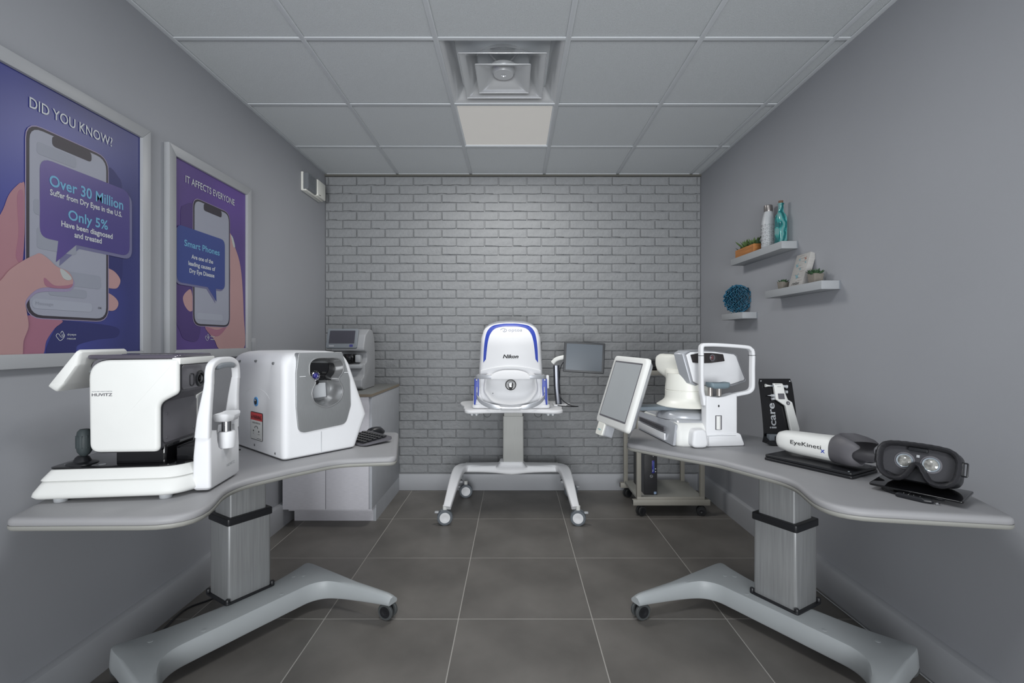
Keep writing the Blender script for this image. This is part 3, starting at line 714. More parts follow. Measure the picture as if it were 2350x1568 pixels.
# ---------------------------------------------------------------- white box topographer on the left table
K0 = Vector((-.947, 1.957)); an = math.atan2(.77, .638)
t = thing('corneal_analyser', 'boxy white machine with brushed steel face and red warning sticker, left table', 'medical device', (K0.x, K0.y, TT), an)
LS = .555
def ring(x0, x1, y0, y1, z, r): return [(x, y, z) for x, y in rrect(x0, y0, x1, y1, r, 6)]
def xr(z):   # bulging far side
    return .335+.062*(z/.15) if z < .15 else .397-.105*((z-.15)/.29)
rings = [ring(.006, .33, .006, LS-.01, .004, .02), ring(0, .335, 0, LS, .010, .022)]
for z in (.03, .06, .09, .12, .15, .17, .2, .25, .3, .35, .39): 
    lean = .012*(z/.4)
    rings.append(ring(lean*.3, xr(z), lean*.6, LS-.01*(z/.4), z, .03))
for dz_, o in ((.41, .004), (.425, .012), (.437, .026), (.445, .045), (.449, .07)):
    rings.append(ring(.004+o, xr(.39)-o*.8-.004, .007+o, LS-.01-o, dz_, .035+o*.4))
body = MB().loft(rings).build('shell', M_white, t, 32)
# the face panel and its opening
pan = fillet([(.062, .445), (.052, .36), (.052, .22), (.062, .105), (.280, .118), (.305, .20), (.300, .32), (.262, .445)][::-1], [.008, .05, .05, .035, .035, .05, .05, .008][::-1], 6)
face = MB().slab(pan, -.004, .03, .0, 'y', bev0=.002).build('face_panel', M_steel, t)
hole = spline([(.112, .402), (.108, .37), (.112, .345), (.136, .318), (.123, .290), (.120, .262), (.137, .225), (.19, .204), (.245, .225), (.264, .262), (.259, .295), (.243, .325), (.262, .350), (.268, .382), (.257, .408), (.235, .419), (.19, .422), (.138, .420)], 6, True)
hole = [(p.x, p.y) for p in hole]
hs = resample(hole, 60); ctr = (.185, .32)
def holeat(k, y): return [(ctr[0]+(a-ctr[0])*k, y, ctr[1]+(b-ctr[1])*k) for a, b in hs]
def cutter(g=0): return MB().loft([holeat(1.0, -.02), holeat(1.0, 0.0), holeat(.93, .02), holeat(.86, .06), holeat(.80, .09)])
cut(body, cutter()); cut(face, cutter())
M_liner = mat('polished_rim', (180, 181, 182), .22, .7)
MB().loft([holeat(.995, -.005), holeat(.985, .004), holeat(.925, .021), holeat(.855, .058), holeat(.80, .085)], False, False).build('recess_liner', M_liner, t, 80)
MB().slab([(ctr[0]+(a-ctr[0])*.82, ctr[1]+(b-ctr[1])*.82) for a, b in hs], .078, .086, 0, 'y').build('recess_back', M_steel, t)
MB().sweep([(a, -.005, b) for a, b in hs], circ(0, 0, .0028, 8), up=(0, 1, 0), closed=True).build('recess_rim', M_liner, t)
MB().slab([(ctr[0]+(a-ctr[0])*.86, ctr[1]+(b-ctr[1])*.86) for a, b in hs if .312 < b < .412], .048, .062, .002, 'y').build('camera_window', M_gloss, t)
MB().slab(fillet([(.145, .308), (.212, .308), (.216, .244), (.154, .242)], .004), .050, .066, .002, 'y').build('chin_plate', M_lgrey, t)
MB().sweep([(.210, .044, .307), (.213, .042, .243), (.155, .042, .241)], circ(0, 0, .0018, 6), up=(0, 1, 0)).build('chin_wire', M_chrome, t)
m = MB().lathe([(.019, .05), (.019, .042), (.016, .040), (.013, .044)], 28, (.160, 0, .340), 'y'); m.build('lens_ring', M_chrome, t)
m = MB()
for k in range(16):
    a = 2*PI*k/16; m.lathe([(.0014, .049), (.0012, .046), (.0004, .0455)], 8, (.160+.0225*math.cos(a), 0, .340+.0225*math.sin(a)), 'y')
m.build('led_beads', M_lgrey, t)
MB().lathe([(.010, .050), (.010, .046), (.001, .045)], 18, (.168, 0, .312), 'y').build('window_tab', M_gloss, t)
MB().lathe([(.0125, .045), (.011, .041), (.007, .038), (.001, .037)], 24, (.160, 0, .340), 'y').build('lens', mat('violet_lens', (60, 58, 150), .08, coat=1), t)
for x0, x1, z in ((.066, .092, .345), (.272, .292, .352)):
    MB().box(x0, -.0052, z-.001, x1, -.004, z+.001).build('index_mark', M_white, t)
MB().box(.163, -.0012, .012, .1645, .001, .10).build('seam', M_lgrey, t)
# side details (x = 0 face)
side = rrect(.03, .03, LS-.03, .425, .03)
for y, z in ((.10, .40), (.275, .405), (.45, .40), (.50, .045), (.28, .03), (.075, .022)):
    MB().slab(circ(y, z, .0055, 14), -.0008, .004+.004, .0005, 'x', bev0=.001).build('screw', M_screw, t)
L_, Uz = (0, -1, 0), (0, 0, 1)
xq = -.0012
ey = MB().slab(circ(.265, .225, .021, 28), xq, .008, 0, 'x', bev0=.0005).build('eye_badge', mat('sky_blue', (90, 150, 205), .4), t)
MB().slab(circ(.265, .225, .0135, 24), xq-.0006, xq+.001, 0, 'x').build('badge_pupil', M_ink, ey)
MB().slab(circ(.268, .231, .004, 12), xq-.0011, xq, 0, 'x').build('badge_glint', M_white, ey)
arc = [(.0022, .265-.14*math.cos(math.radians(a)), .225+.06*math.sin(math.radians(a))) for a in range(20, 165, 8)]
MB().tube(arc, .0007, 5, up=(1, 0, 0)).build('embossed_arc', M_white, t)
st = MB().slab(rrect(.195, .055, .318, .178, .008), xq, .006, 0, 'x').build('warning_sticker', M_ink, t)
MB().slab(rrect(.1975, .0575, .3155, .142, .004), xq-.0004, xq+.001, 0, 'x').build('sticker_field', M_white2, st)
MB().slab(rrect(.1975, .142, .3155, .1755, .004), xq-.0004, xq+.001, 0, 'x').build('sticker_band', mat('warning_red', (205, 70, 72), .5), st)
xt = xq-.0008
text('sticker_word', 'WARNING', M_ink, st, (xt, .247, .157), L_, Uz, .084, .017, .01)
MB().slab([(.296, .150), (.308, .150), (.302, .166)], xt, xt+.0004, 0, 'x').build('sticker_triangle', M_ink, st)
text('sticker_word', 'UNLOCK BEFORE USE', M_ink, st, (xt, .256, .131), L_, Uz, .082, .0075, .0)
MB().tube([(xt, .256-.017*math.cos(math.radians(a)), .105+.012*math.sin(math.radians(a))) for a in range(10, 175, 10)], .0012, 5, up=(1, 0, 0)).build('sticker_arrow', M_ink, st)
text('sticker_word', 'LOCK', M_ink, st, (xt, .285, .083), L_, Uz, .014, .004); text('sticker_word', 'UNLOCK', M_ink, st, (xt, .23, .083), L_, Uz, .020, .004)
for y in (.285, .23): MB().slab(rrect(y-.004, .091, y+.004, .098, .001), xt, xt+.0004, 0, 'x').build('sticker_padlock', M_ink, st)
MB().box(xt, .205, .0625, xt+.0004, .25, .0645).build('sticker_rule', M_dgrey, st)
MB().box(.02, .01, 0, .32, LS-.02, .006).build('foot_plate', M_black, t)

# ---------------------------------------------------------------- keyboard and mouse
a = math.atan2(.30, .955)
t = thing('keyboard', 'black computer keyboard tucked behind the boxy white machine, left table', 'keyboard', (-.751, 2.359, TT), -.691)
MB().loft([[(-.08, y, .008+s*.012) for y, s in ((-.07, 0), (.09, 1))]+[(.125, .085, .016), (.135, .07, .012), (.13, -.06, .006), (.10, -.075, .002)], [(-.08, -.07, .016), (-.08, .09, .03), (.12, .085, .026), (.13, .07, .022), (.126, -.06, .014), (.10, -.073, .010)]]).build('case', M_dgrey, t)
kd = None
for j in range(5):
    for i in range(9):
        x = -.07+.021*i; y = -.052+.027*j
        if x > .12: continue
        if kd is None:
            o = MB().slab(rrect(-.0088, -.011, .0088, .011, .002, 2), 0, .007, .002, seg=1, bev0=0).build('key', M_black, t); kd = o.data
        else: o = link('key', kd, t)
        o.location = (x, y, .0145+(y+.07)/.16*.014)
for x in (-.06, .02): MB().box(x, .065, 0, x+.02, .075, .014, .002).build('tilt_foot', M_black, t)
t = thing('computer_mouse', 'black and grey computer mouse behind the keyboard on left table', 'mouse', (-.735, 2.535, TT), -.55)
rings = []
for z, k in ((0, .92), (.006, 1), (.014, .99), (.024, .9), (.032, .72), (.037, .45), (.0385, .12)):
    rings.append([(x*k*.031+.0*z, y*k*.052-(.006 if z > .02 else 0), z) for x, y in [(math.copysign(abs(math.cos(q))**.8, math.cos(q)), math.copysign(abs(math.sin(q))**.8, math.sin(q))) for q in [2*PI*i/24 for i in range(24)]]])
MB().loft(rings).build('body', M_black, t, 80)
MB().sweep(spline([(-.027, .03, .018), (-.029, 0, .020), (-.026, -.03, .019)], 5), rrect(-.003, -.004, .003, .004, .002, 2)).build('side_grip', M_grey, t)
MB().lathe([(.009, -.003), (.009, .003)], 16, (0, .026, .029), 'x').build('scroll_wheel', M_grey, t)
o = MB().tube(spline([(-1.37, 2.28, TT+.004), (-1.38, 2.22, TT+.003), (-1.33, 2.18, TT+.003), (-1.24, 2.16, TT+.003)], 8), .0035, 6).build('power_cable', M_black)
tag(o, 'black cable curling on left table from under the boxy white machine', 'cable')

# ---------------------------------------------------------------- corner cabinet and lensmeter
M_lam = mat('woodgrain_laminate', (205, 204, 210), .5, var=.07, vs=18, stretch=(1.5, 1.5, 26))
M_edgeb = mat('worktop_edge', (140, 128, 112), .5)
t = thing('corner_cabinet', 'grey laminate two-door cabinet in the corner beside the brick wall', 'cabinet')
MB().box(-1.52, 3.215, .10, -.957, 3.955, .872).build('carcass', M_lam, t)
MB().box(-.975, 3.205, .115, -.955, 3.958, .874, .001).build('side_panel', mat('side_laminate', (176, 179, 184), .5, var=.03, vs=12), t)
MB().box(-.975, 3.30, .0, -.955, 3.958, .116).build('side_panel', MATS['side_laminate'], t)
MB().box(-1.52, 3.30, .001, -.975, 3.32, .10).build('toe_kick', M_lam, t)
for x0, x1 in ((-1.548, -1.262), (-1.258, -.972)):
    MB().box(x0, 3.188, .117, x1, 3.206, .870, .0015).build('door', M_lam, t)
MB().box(-1.549, 3.186, .872, -.953, 3.958, .889, .001).build('worktop', mat('worktop_grey', (122, 123, 121), .45), t)
MB().box(-1.549, 3.1845, .871, -.9525, 3.1865, .8885).build('worktop_edging', M_edgeb, t)
MB().box(-.9535, 3.186, .871, -.9515, 3.958, .8885).build('worktop_edging', M_edgeb, t)
t = thing('lensmeter', 'pale grey lens-measuring machine with tilted screen standing on the corner cabinet', 'medical device', (-1.215, 3.56, .889))
pf = fillet([(-.10, 0), (.17, 0), (.185, .10), (.185, .25), (.165, .37), (.12, .44), (.03, .445), (-.06, .40), (-.10, .31), (-.10, .285), (-.03, .27), (-.02, .23), (-.03, .20), (-.075, .19), (-.085, .10), (-.14, .08), (-.15, .02)], [.02, .02, .05, .05, .06, .06, .05, .04, .02, .014, .02, .02, .02, .02, .03, .02, .02], 5)
MB().slab(pf, -.115, .125, .009, 'x', seg=4, bev0=.009).build('body', mat('pale_machine_grey', (158, 160, 163), .4), t, 60)
sm = MB().slab(rrect(-.112, 0, .112, .148, .012), 0, .022, .004, 'y', bev0=.004)
R = Matrix.Translation((-.035, -.118, .305)) @ Matrix.Rotation(math.radians(-18), 4, 'X')
sm.xf(R); s1 = sm.build('screen_bezel', M_grey, t)
m = MB().slab(rrect(-.092, .034, .092, .132, .003), -.002, .003, 0, 'y'); m.xf(R); m.build('screen_glass', mat('dark_display', (72, 72, 80), .25), s1)
m = MB().slab(rrect(.060, .008, .084, .026, .002), -.002, .003, 0, 'y'); m.xf(R); m.build('badge', mat('indigo_badge', (70, 70, 130), .5), s1)
m = MB().slab(rrect(-.088, .010, -.052, .020, .002), -.002, .003, 0, 'y'); m.xf(R); m.build('badge', M_trim, s1)
MB().box(-.02, -.112, .20, .05, -.02, .262, .003).build('measuring_slot', M_gloss, t)
MB().box(.06, -.098, .20, .095, -.05, .255, .006).build('lens_clip', M_lgrey, t)
MB().box(-.10, -.12, .155, .11, -.03, .185, .008).build('lens_table', M_lgrey, t)

# ---------------------------------------------------------------- retinal imager on its wheeled stand (centre)
t = thing('retinal_imager_stand', 'white wheeled instrument stand in front of the brick wall', 'table')
def wcast(x, y, yaw, top): 
    return caster(t, x, y, .052, .013, .010, yaw, M_rubber_b, M_white, M_white2, top)
M_rubber_b = mat('bluegrey_rubber', (98, 104, 110), .5)
CX = -.02
for x, y, yaw in ((-.470, 3.235, .15), (.432, 3.225, -.15), (-.385, 3.80, .1), (.452, 3.80, -.1)):
    c = wcast(x, y, yaw, .13)
    MB().slab(rrect(x-.014+(-.055 if x < 0 else .055), y-.012, x+.014+(-.055 if x < 0 else .055), y+.012, .008), .078, .090, .004).build('brake_pedal', M_lgrey, c)
# legs: sweep from front castor up to the beam corner and down to the rear castor
for s in (-1, 1):
    xf_, xb = (.425, .405)
    pth = catline([(CX+s*.435, 3.225, .118), (CX+s*.428, 3.27, .150), (CX+s*.412, 3.44, .232), (CX+s*.398, 3.58, .272), (CX+s*.372, 3.655, .276), (CX+s*.32, 3.685, .273), (CX+s*.22, 3.688, .270), (CX+s*.12, 3.688, .268)], 34)
    sc2 = [(.72+.5*min(1, i/20), .75+.25*min(1, i/20)) for i in range(34)]
    MB().sweep(pth, rrect(-.036, -.03, .036, .022, .016, 4), scale=sc2).build('leg', M_white, t, 60)
    pth = catline([(CX+s*.385, 3.66, .285), (CX+s*.40, 3.74, .24), (CX+s*.405, 3.80, .16), (CX+s*.405, 3.80, .115)], 14)
    MB().sweep(pth, rrect(-.018, -.016, .018, .016, .01, 4)).build('rear_leg', M_lgrey, t, 60)
rings = []
for k in range(25):
    u = -1+2*k/24; x = CX+u*.36; zt = .292+.008*math.cos(u*PI)*.3+(.012 if abs(u) < .2 else 0); zb = .225+.018*abs(u)**2
    zb += .01*math.sin(abs(u)*PI); d0 = 3.615+.01*abs(u); d1 = 3.76
    rings.append([(x, y, z) for y, z in fillet([(d0, zb), (d1, zb), (d1, zt), (d0+.015, zt)], [.02, .02, .02, .022], 4)])
MB().loft(rings).build('beam', M_white, t, 60)
MB().loft([[(CX+x, 3.68+y, z) for x, y in rrect(-.5*w_, -.5*w_*.7, .5*w_, .5*w_*.7, .03, 4)] for w_, z in ((.24, .288), (.21, .296), (.185, .312), (.178, .325), (.172, .326))]).build('column_socket', M_white, t, 60)
MB().slab(rrect(CX-.078+.013, 3.63, CX+.078+.013, 3.73, .008), .30, .672, .002).build('lower_column', mat('stand_aluminium', (166, 167, 164), .5, .1, var=.08, vs=20, stretch=(30, 30, .3)), t)
MB().slab(rrect(CX-.072+.013, 3.636, CX+.072+.013, 3.724, .006), .67, .742, .0).build('upper_column', MATS['stand_aluminium'], t)
tp = spline([(-.335, 3.345), (-.34, 3.40), (-.355, 3.46), (-.365, 3.56), (-.40, 3.68), (-.41, 3.78), (-.37, 3.84), (-.2, 3.86), (.1, 3.86), (.30, 3.84), (.37, 3.80), (.385, 3.65), (.365, 3.50), (.355, 3.42), (.352, 3.345), (.30, 3.312), (.22, 3.322), (.12, 3.345), (0, 3.348), (-.12, 3.345), (-.22, 3.322), (-.30, 3.312)], 5, True)
tp = [(p.x-.012, p.y) for p in tp][::-1]
MB().slab(tp, .737, .762, .009, seg=4).build('tabletop', M_white, t, 60)
for x in (-.28, .255):
    m = MB().box(x-.035, 3.35, .722, x+.035, 3.38, .738, .004)
    h = m.build('hook_bracket', M_grey, t)
    for d in (-.016, .016): MB().lathe([(.008, -.006), (.008, .0), (.003, .0)], 12, (x+d, 3.35, .728), 'y').build('hook', M_screw, h)
for x in (-.19, .17):
    MB().tube(spline([(x-.03, 3.37, .738), (x-.02, 3.365, .716), (x, 3.36, .708), (x+.02, 3.365, .718), (x+.03, 3.37, .738)], 5), .0015, 5).build('wire_loop', M_black, t)

t = thing('retinal_imager', 'white domed retinal imaging machine with blue arch stripe on the centre stand', 'medical device', (-.025, 3.52, .7635))
# local: x across, y away from camera, z up; front face at y = -.12
bp = [(-.276, 0), (.282, 0), (.286, .06), (.268, .17), (.245, .20), (-.24, .20), (-.262, .17), (-.280, .06)]
MB().slab(fillet([(-.276, -.12), (.282, -.12), (.282, .16), (-.276, .16)], .03), 0, .028, .008).build('base_plate', M_white, t)
for s in (-1, 1):
    q = fillet([(s*.272, .004), (s*.258, .225), (s*.236, .235), (s*.225, .22), (s*.215, .10), (s*.19, .03), (s*.14, .004)], [.01, .02, .01, .02, .05, .04, .01])
    MB().slab(q, -.11, .13, .012, 'y').build('side_cheek', M_white, t, 60)
dome = fillet([(-.222, .02), (.222, .02), (.228, .28), (.215, .50), (.185, .595), (.10, .628), (0, .632), (-.10, .628), (-.185, .595), (-.215, .50), (-.228, .28)], [.06, .06, .05, .08, .09, .1, .02, .1, .09, .08, .05], 6)
n_ = 96; dr = resample(dome[::-1] if area2(dome) < 0 else dome, n_)
def yf(x, z):   # front surface of the dome
    y = -.075-.045*math.cos(min(1, abs(x)/.26)*PI/2)*1.0
    if z > .45: y += .10*((z-.45)/.18)**2
    return y
ctr = (0, .33)
rings = []
for k in range(0, 26):
    s = 1-(k/25)*.985
    r_ = []
    for x, z in dr:
        xx, zz = ctr[0]+(x-ctr[0])*s, ctr[1]+(z-ctr[1])*s
        rim = .022*max(0, 1-(k/25)/.11)**2
        r_.append((xx, yf(xx, zz)+rim, zz))
    rings.append(r_)
back = [[(ctr[0]+(x-ctr[0])*s, y, ctr[1]+(z-ctr[1])*s) for x, z in dr] for s, y in ((.85, .24), (.96, .225), (1, .18), (1, .0), (.998, -.035))]
dm = MB().loft(back+rings).build('dome_shell', M_white, t, 60)
# blue arch stripe: strip between two outlines
st_o = spline([(-.197, .325), (-.193, .42), (-.184, .50), (-.168, .555), (-.13, .592), (-.06, .606), (0, .608), (.06, .606), (.13, .592), (.168, .555), (.184, .50), (.193, .42), (.197, .325)], 6)
st_i = spline([(-.178, .350), (-.171, .42), (-.162, .482), (-.147, .532), (-.115, .570), (-.06, .585), (0, .587), (.06, .585), (.115, .570), (.147, .532), (.162, .482), (.171, .42), (.178, .350)], 6)
m = MB(); vs = []; fs = []
for a, b in zip(st_o, st_i):
    for q in (a, a.lerp(b, .5), b): vs.append((q.x, yf(q.x, q.y)-.0022, q.y))
for i in range(len(st_o)-1):
    for k in (0, 1): fs.append((i*3+k, i*3+k+1, i*3+k+4, i*3+k+3))
m.add(vs, fs)
o2 = len(m.v); nS = len(st_o)
m.add([(x, y+.006, z) for x, y, z in vs], [f[::-1] for f in fs])
m.f += [(i*3, (i+1)*3, (i+1)*3+o2, i*3+o2) for i in range(nS-1)]+[(i*3+2, i*3+2+o2, (i+1)*3+2+o2, (i+1)*3+2) for i in range(nS-1)]
m.build('blue_stripe', M_blue, t, 50)
M_paleink2 = mat('soft_grey_ink', (168, 172, 184), .6)
def wrap(o, off):
    for v in o.data.vertices: v.co.y = yf(v.co.x, v.co.z)-off
wrap(text('lettering', 'Nikon', M_ink, t, (0, 0, .372), (1, 0, 0), (0, 0, 1), .112, .026, .035, .25), .0026)
wrap(text('lettering', 'optos', M_paleink2, t, (.032, 0, .562), (1, 0, 0), (0, 0, 1), .10, .022, .01), .0022)
for pts in ([(-.075, .562), (-.062, .570), (-.05, .572), (-.036, .566), (-.028, .558), (-.04, .549), (-.052, .550), (-.057, .556)],):
    m = MB().tube([(p.x, yf(p.x, p.y)-.002, p.y) for p in spline(pts, 5)], .0018, 5, up=(0, 1, 0)); m.build('eye_emblem', M_paleink2, t)
MB().slab(circ(-.045, .560, .004, 14), yf(.045, .56)-.004, yf(.045, .56), 0, 'y').build('eye_emblem', M_paleink2, t)
# brow ledge below the dome and the bowl
m = MB(); rings = []
for k in range(31):
    u = -1+2*k/30; x = u*.215; z = .262+.035*(1-u*u)
    rings.append([(x, y, zz) for y, zz in ((yf(x, z)+.01, z+.012), (yf(x, z)-.006, z+.004), (yf(x, z)-.004, z-.03), (yf(x, z)+.02, z-.05))])
m.loft(rings).build('brow_ledge', M_white, t, 60)
# bowl: dished oval facing the patient
m = MB(); rings = []
bo = resample(fillet([(-.175, .245), (-.19, .12), (-.13, .04), (0, .022), (.13, .04), (.19, .12), (.175, .245)], [.03, .06, .09, .2, .09, .06, .03], 7), 64)
bc = (0, .16)
for s, y in ((1.04, -.105), (1.03, -.120), (1.0, -.132), (.96, -.135), (.93, -.128), (.86, -.098), (.74, -.072), (.55, -.055), (.3, -.045), (.12, -.043)):
    rings.append([(bc[0]+(a-bc[0])*s, y, bc[1]+(b-bc[1])*s) for a, b in bo])
m.loft(rings, False, True).build('face_bowl', M_white, t, 60)
cut(dm, MB().loft([[(bc[0]+(a-bc[0])*.90, y, bc[1]+(b-bc[1])*.90) for a, b in bo] for y in (-.2, -.036)]))
m = MB().tube([(a, b_, c_) for a, b_, c_ in [(bc[0]+(a-bc[0])*.74, -.0735, bc[1]+(b-bc[1])*.74) for a, b in bo if b < .19][:]], .0006, 5, up=(0, 1, 0)); 
MB().lathe([(.040, -.04), (.040, -.052), (.037, -.054), (.034, -.050), (.001, -.049)], 32, (0, 0, .162), 'y').build('viewing_port', mat('port_grey', (62, 62, 62), .25), t)
m = MB().slab(fillet([(-.018, .18), (.018, .18), (.014, .14), (.006, .128), (-.006, .128), (-.014, .14)], .004), -.056, -.048, .001, 'y'); pt = m.build('port_mask', M_gloss, t)
for s in (-1, 1): MB().slab(circ(s*.021, .176, .006, 14), -.056, -.048, .001, 'y').build('port_light', M_lgrey, pt)
MB().box(-.016, -.058, .178, .016, -.05, .183, .001).build('port_bar', M_lgrey, pt)
# silver guard bars with blue hinges
pth = catline([(-.250, -.10, .222), (-.246, -.135, .226), (-.22, -.165, .228), (-.15, -.185, .230), (0, -.192, .231), (.15, -.185, .230), (.22, -.165, .228), (.246, -.135, .226), (.250, -.10, .222)], 48)
MB().sweep(pth, rrect(-.004, -.014, .004, .014, .0035, 3)).build('brow_guard', M_silver, t, 60)
m = MB(); rings = []
for k in range(25):
    u = -1+2*k/24; x = u*.135; h = .034*(1-abs(u)**3)
    rings.append([(x, y, z) for y, z in ((-.186, .218), (-.199, .216), (-.200, .236+h*.7), (-.188, .244+h), (-.180, .240+h))])
m.loft(rings).build('brow_pad', M_white, t, 60)
pth = catline([(-.242, -.11, .105), (-.238, -.135, .085), (-.205, -.17, .052), (-.15, -.19, .030), (-.09, -.198, .018), (0, -.20, .012), (.09, -.198, .018), (.15, -.19, .030), (.205, -.17, .052), (.238, -.135, .085), (.242, -.11, .105)], 48)
MB().sweep(pth, rrect(-.003, -.017, .003, .017, .003, 3), scale=[(1, .55+.45*min(1, i/12, (47-i)/12)) if not 17 < i < 30 else (1, .5) for i in range(48)]).build('chin_guard', M_silver, t, 60)
MB().slab(rrect(-.07, -.212, .07, -.16, .02), .004, .018, .005).build('chin_pad', M_white, t, 60)
for s in (-1, 1):
    h = MB().slab(fillet([(s*.243, .218), (s*.258, .21), (s*.262, .03), (s*.252, .024), (s*.246, .06), (s*.228, .09), (s*.224, .15), (s*.226, .21)], .008), -.128, -.108, .003, 'y').build('hinge_plate', M_blue, t)
    cut(h, MB().slab(rrect(min(s*.236, s*.244), .07, max(s*.236, s*.244), .155, .003), -.2, 0, 0, 'y'))
    MB().lathe([(.005, -.008), (.006, -.006), (.006, .012)], 14, (s*.242, -.128, .205), 'y').build('hinge_pin', M_screw, h)
MB().slab(circ(.062-.19, .105, .003, 10), -.0975, -.09, .0, 'y').build('sensor_dot', M_ink, t)
MB().box(.255, -.10, .14, .275, -.06, .235, .006).build('switch_box', M_white, t)

t = thing('imager_monitor', 'black touchscreen monitor on short arm right of the domed white machine', 'monitor', (.335, 3.55, .7635))
MB().slab(fillet([(-.045, -.06), (.05, -.05), (.095, .08), (-.045, .10)], .02), 0, .012, .004).build('stand_base', M_white, t)
MB().sweep([(-.005, 0, .01), (-.018, 0, .15), (-.022, 0, .30)], rrect(-.026, -.022, .026, .022, .012, 3)).build('post', mat('gunmetal', (78, 80, 86), .2, .6), t, 60)
MB().sweep(spline([(-.045, .0, .318), (-.02, -.01, .345), (.03, -.02, .36), (.10, -.03, .365)], 5), rrect(-.022, -.016, .022, .016, .01, 3)).build('arm', M_white2, t, 60)
R = Matrix.Translation((.175, -.065, .36)) @ Matrix.Rotation(math.radians(-6), 4, 'Z') @ Matrix.Rotation(math.radians(3), 4, 'Y') @ Matrix.Rotation(math.radians(-6), 4, 'X')
m = MB().slab(rrect(-.148, -.112, .148, .112, .010), -.012, .016, .004, 'y', bev0=.004); m.xf(R); b_ = m.build('bezel', mat('charcoal_bezel', (58, 60, 63), .4), t)
m = MB().slab(rrect(-.130, -.096, .130, .096, .002), -.0135, -.010, 0, 'y'); m.xf(R); m.build('screen_glass', mat('display_slate', (72, 82, 92), .3), b_)
m = MB().tube(spline([(.10, -.03, .335), (.04, -.045, .335), (.005, -.045, .28), (0, -.035, .15), (.01, -.04, .06), (.07, -.09, .015), (.13, -.09, .006), (.05, -.09, .006), (-.02, -.08, .012)], 8), .0035, 6); m.build('monitor_cable', M_black, t)
# ---------------------------------------------------------------- cart with computer
M_cart = mat('beige_powder_coat', (150, 147, 138), .5)
t = thing('equipment_cart', 'beige steel frame cart with castors, under and behind right table', 'cart')
for y in (3.385, 3.79): 
    b_ = MB().box(.845, y, .076, 1.392, y+.035, .115, .002).build('foot_rail', M_cart, t)
    for x in (.8438, 1.3915): MB().box(x-.001, y+.005, .081, x+.0015, y+.03, .11).build('end_cap', M_black, b_)
for x in (.873, 1.325):
    for y in (3.390, 3.79): MB().box(x, y, .115, x+.030, y+.030, 1.02, .002).build('post', M_cart, t)
MB().box(.878, 3.39, .112, 1.350, 3.82, .133, .001).build('lower_shelf', mat('beige_shelf', (148, 148, 142), .5), t)
MB().box(.873, 3.388, .108, 1.353, 3.396, .136, .001).build('shelf_rail', M_cart, t)
MB().box(.86, 3.375, 1.0, 1.37, 3.83, 1.032, .004).build('top_shelf', M_cart, t)
for x, y in ((.905, 3.405), (1.335, 3.405), (.905, 3.81), (1.345, 3.81)):
    caster(t, x, y, .034, .014, .006, .5 if x < 1 else -.3, M_rubber, M_black, M_black, .08)
t = thing('desktop_computer', 'slim black desktop computer tower on the lower shelf of beige cart', 'computer', (.9855, 3.60, .1335))
MB().box(-.047, -.15, 0, .047, .15, .290, .002).build('case', mat('tower_grey', (70, 72, 76), .45), t)
fr = MB().box(-.047, -.156, 0, .047, -.148, .290, .003).build('front_bezel', mat('bezel_black', (30, 30, 32), .5), t)
m = MB()
for j in range(33):
    for i in range(11): m.box(-.0435+i*.0079+(.002 if j % 2 else 0), -.1578, .012+j*.0082, -.0395+i*.0079+(.002 if j % 2 else 0), -.1559, .0155+j*.0082)
g = m.build('vent_grille', mat('grille_grey', (52, 53, 56), .5), fr); g['kind'] = 'stuff'
MB().box(.008, -.160, .158, .026, -.157, .248, .0005).build('blue_sticker', mat('sticker_blue', (44, 40, 130), .4), fr)
text('sticker_word', 'New', M_pw, fr, (.013, -.1605, .176), (0, 0, 1), (-1, 0, 0), .018, .007, .02)
MB().box(.0205, -.1606, .170, .0225, -.1598, .240).build('sticker_stripe', M_pcy, fr)
m = MB().sweep([(a, -.160, b) for a, b in circ(.004, .135, .0095, 24)], circ(0, 0, .001, 5), up=(0, 1, 0), closed=True); m.build('round_emblem', M_lgrey, fr)
text('emblem_letters', 'DELL', M_lgrey, fr, (.004, -.1602, .135), (1, 0, 0), (0, 0, 1), .014, .005)
for z in (.165, .185): MB().box(.030, -.160, z, .037, -.157, z+.007).build('port', M_lgrey, fr)
MB().slab(circ(.017, .278, .003, 12), -.160, -.157, 0, 'y').build('power_button', M_lgrey, fr)
MB().box(.022, -.160, .006, .040, -.157, .024).build('processor_sticker', mat('sticker_pale', (130, 150, 175), .4), fr)
t = thing('small_printer', 'black compact printer on top shelf of the beige cart', 'printer', (1.10, 3.55, 1.0325))
MB().slab(rrect(-.17, -.12, .17, .14, .02), 0, .07, .012).build('body', M_black, t)
MB().box(-.12, -.123, .018, .12, -.118, .034, .001).build('paper_slot', M_gloss, t)

# ---------------------------------------------------------------- fundus camera on the right table
O = (.905, 2.34, TT); ph = math.radians(6)
t = thing('fundus_camera', 'white eye-imaging machine with tilted touchscreen and chin rest, right table', 'medical device', O, ph)
q4 = lambda x, y, yy=-.10: LP(1480+x/5.6, 770+y/5.6, O, ph, yy)
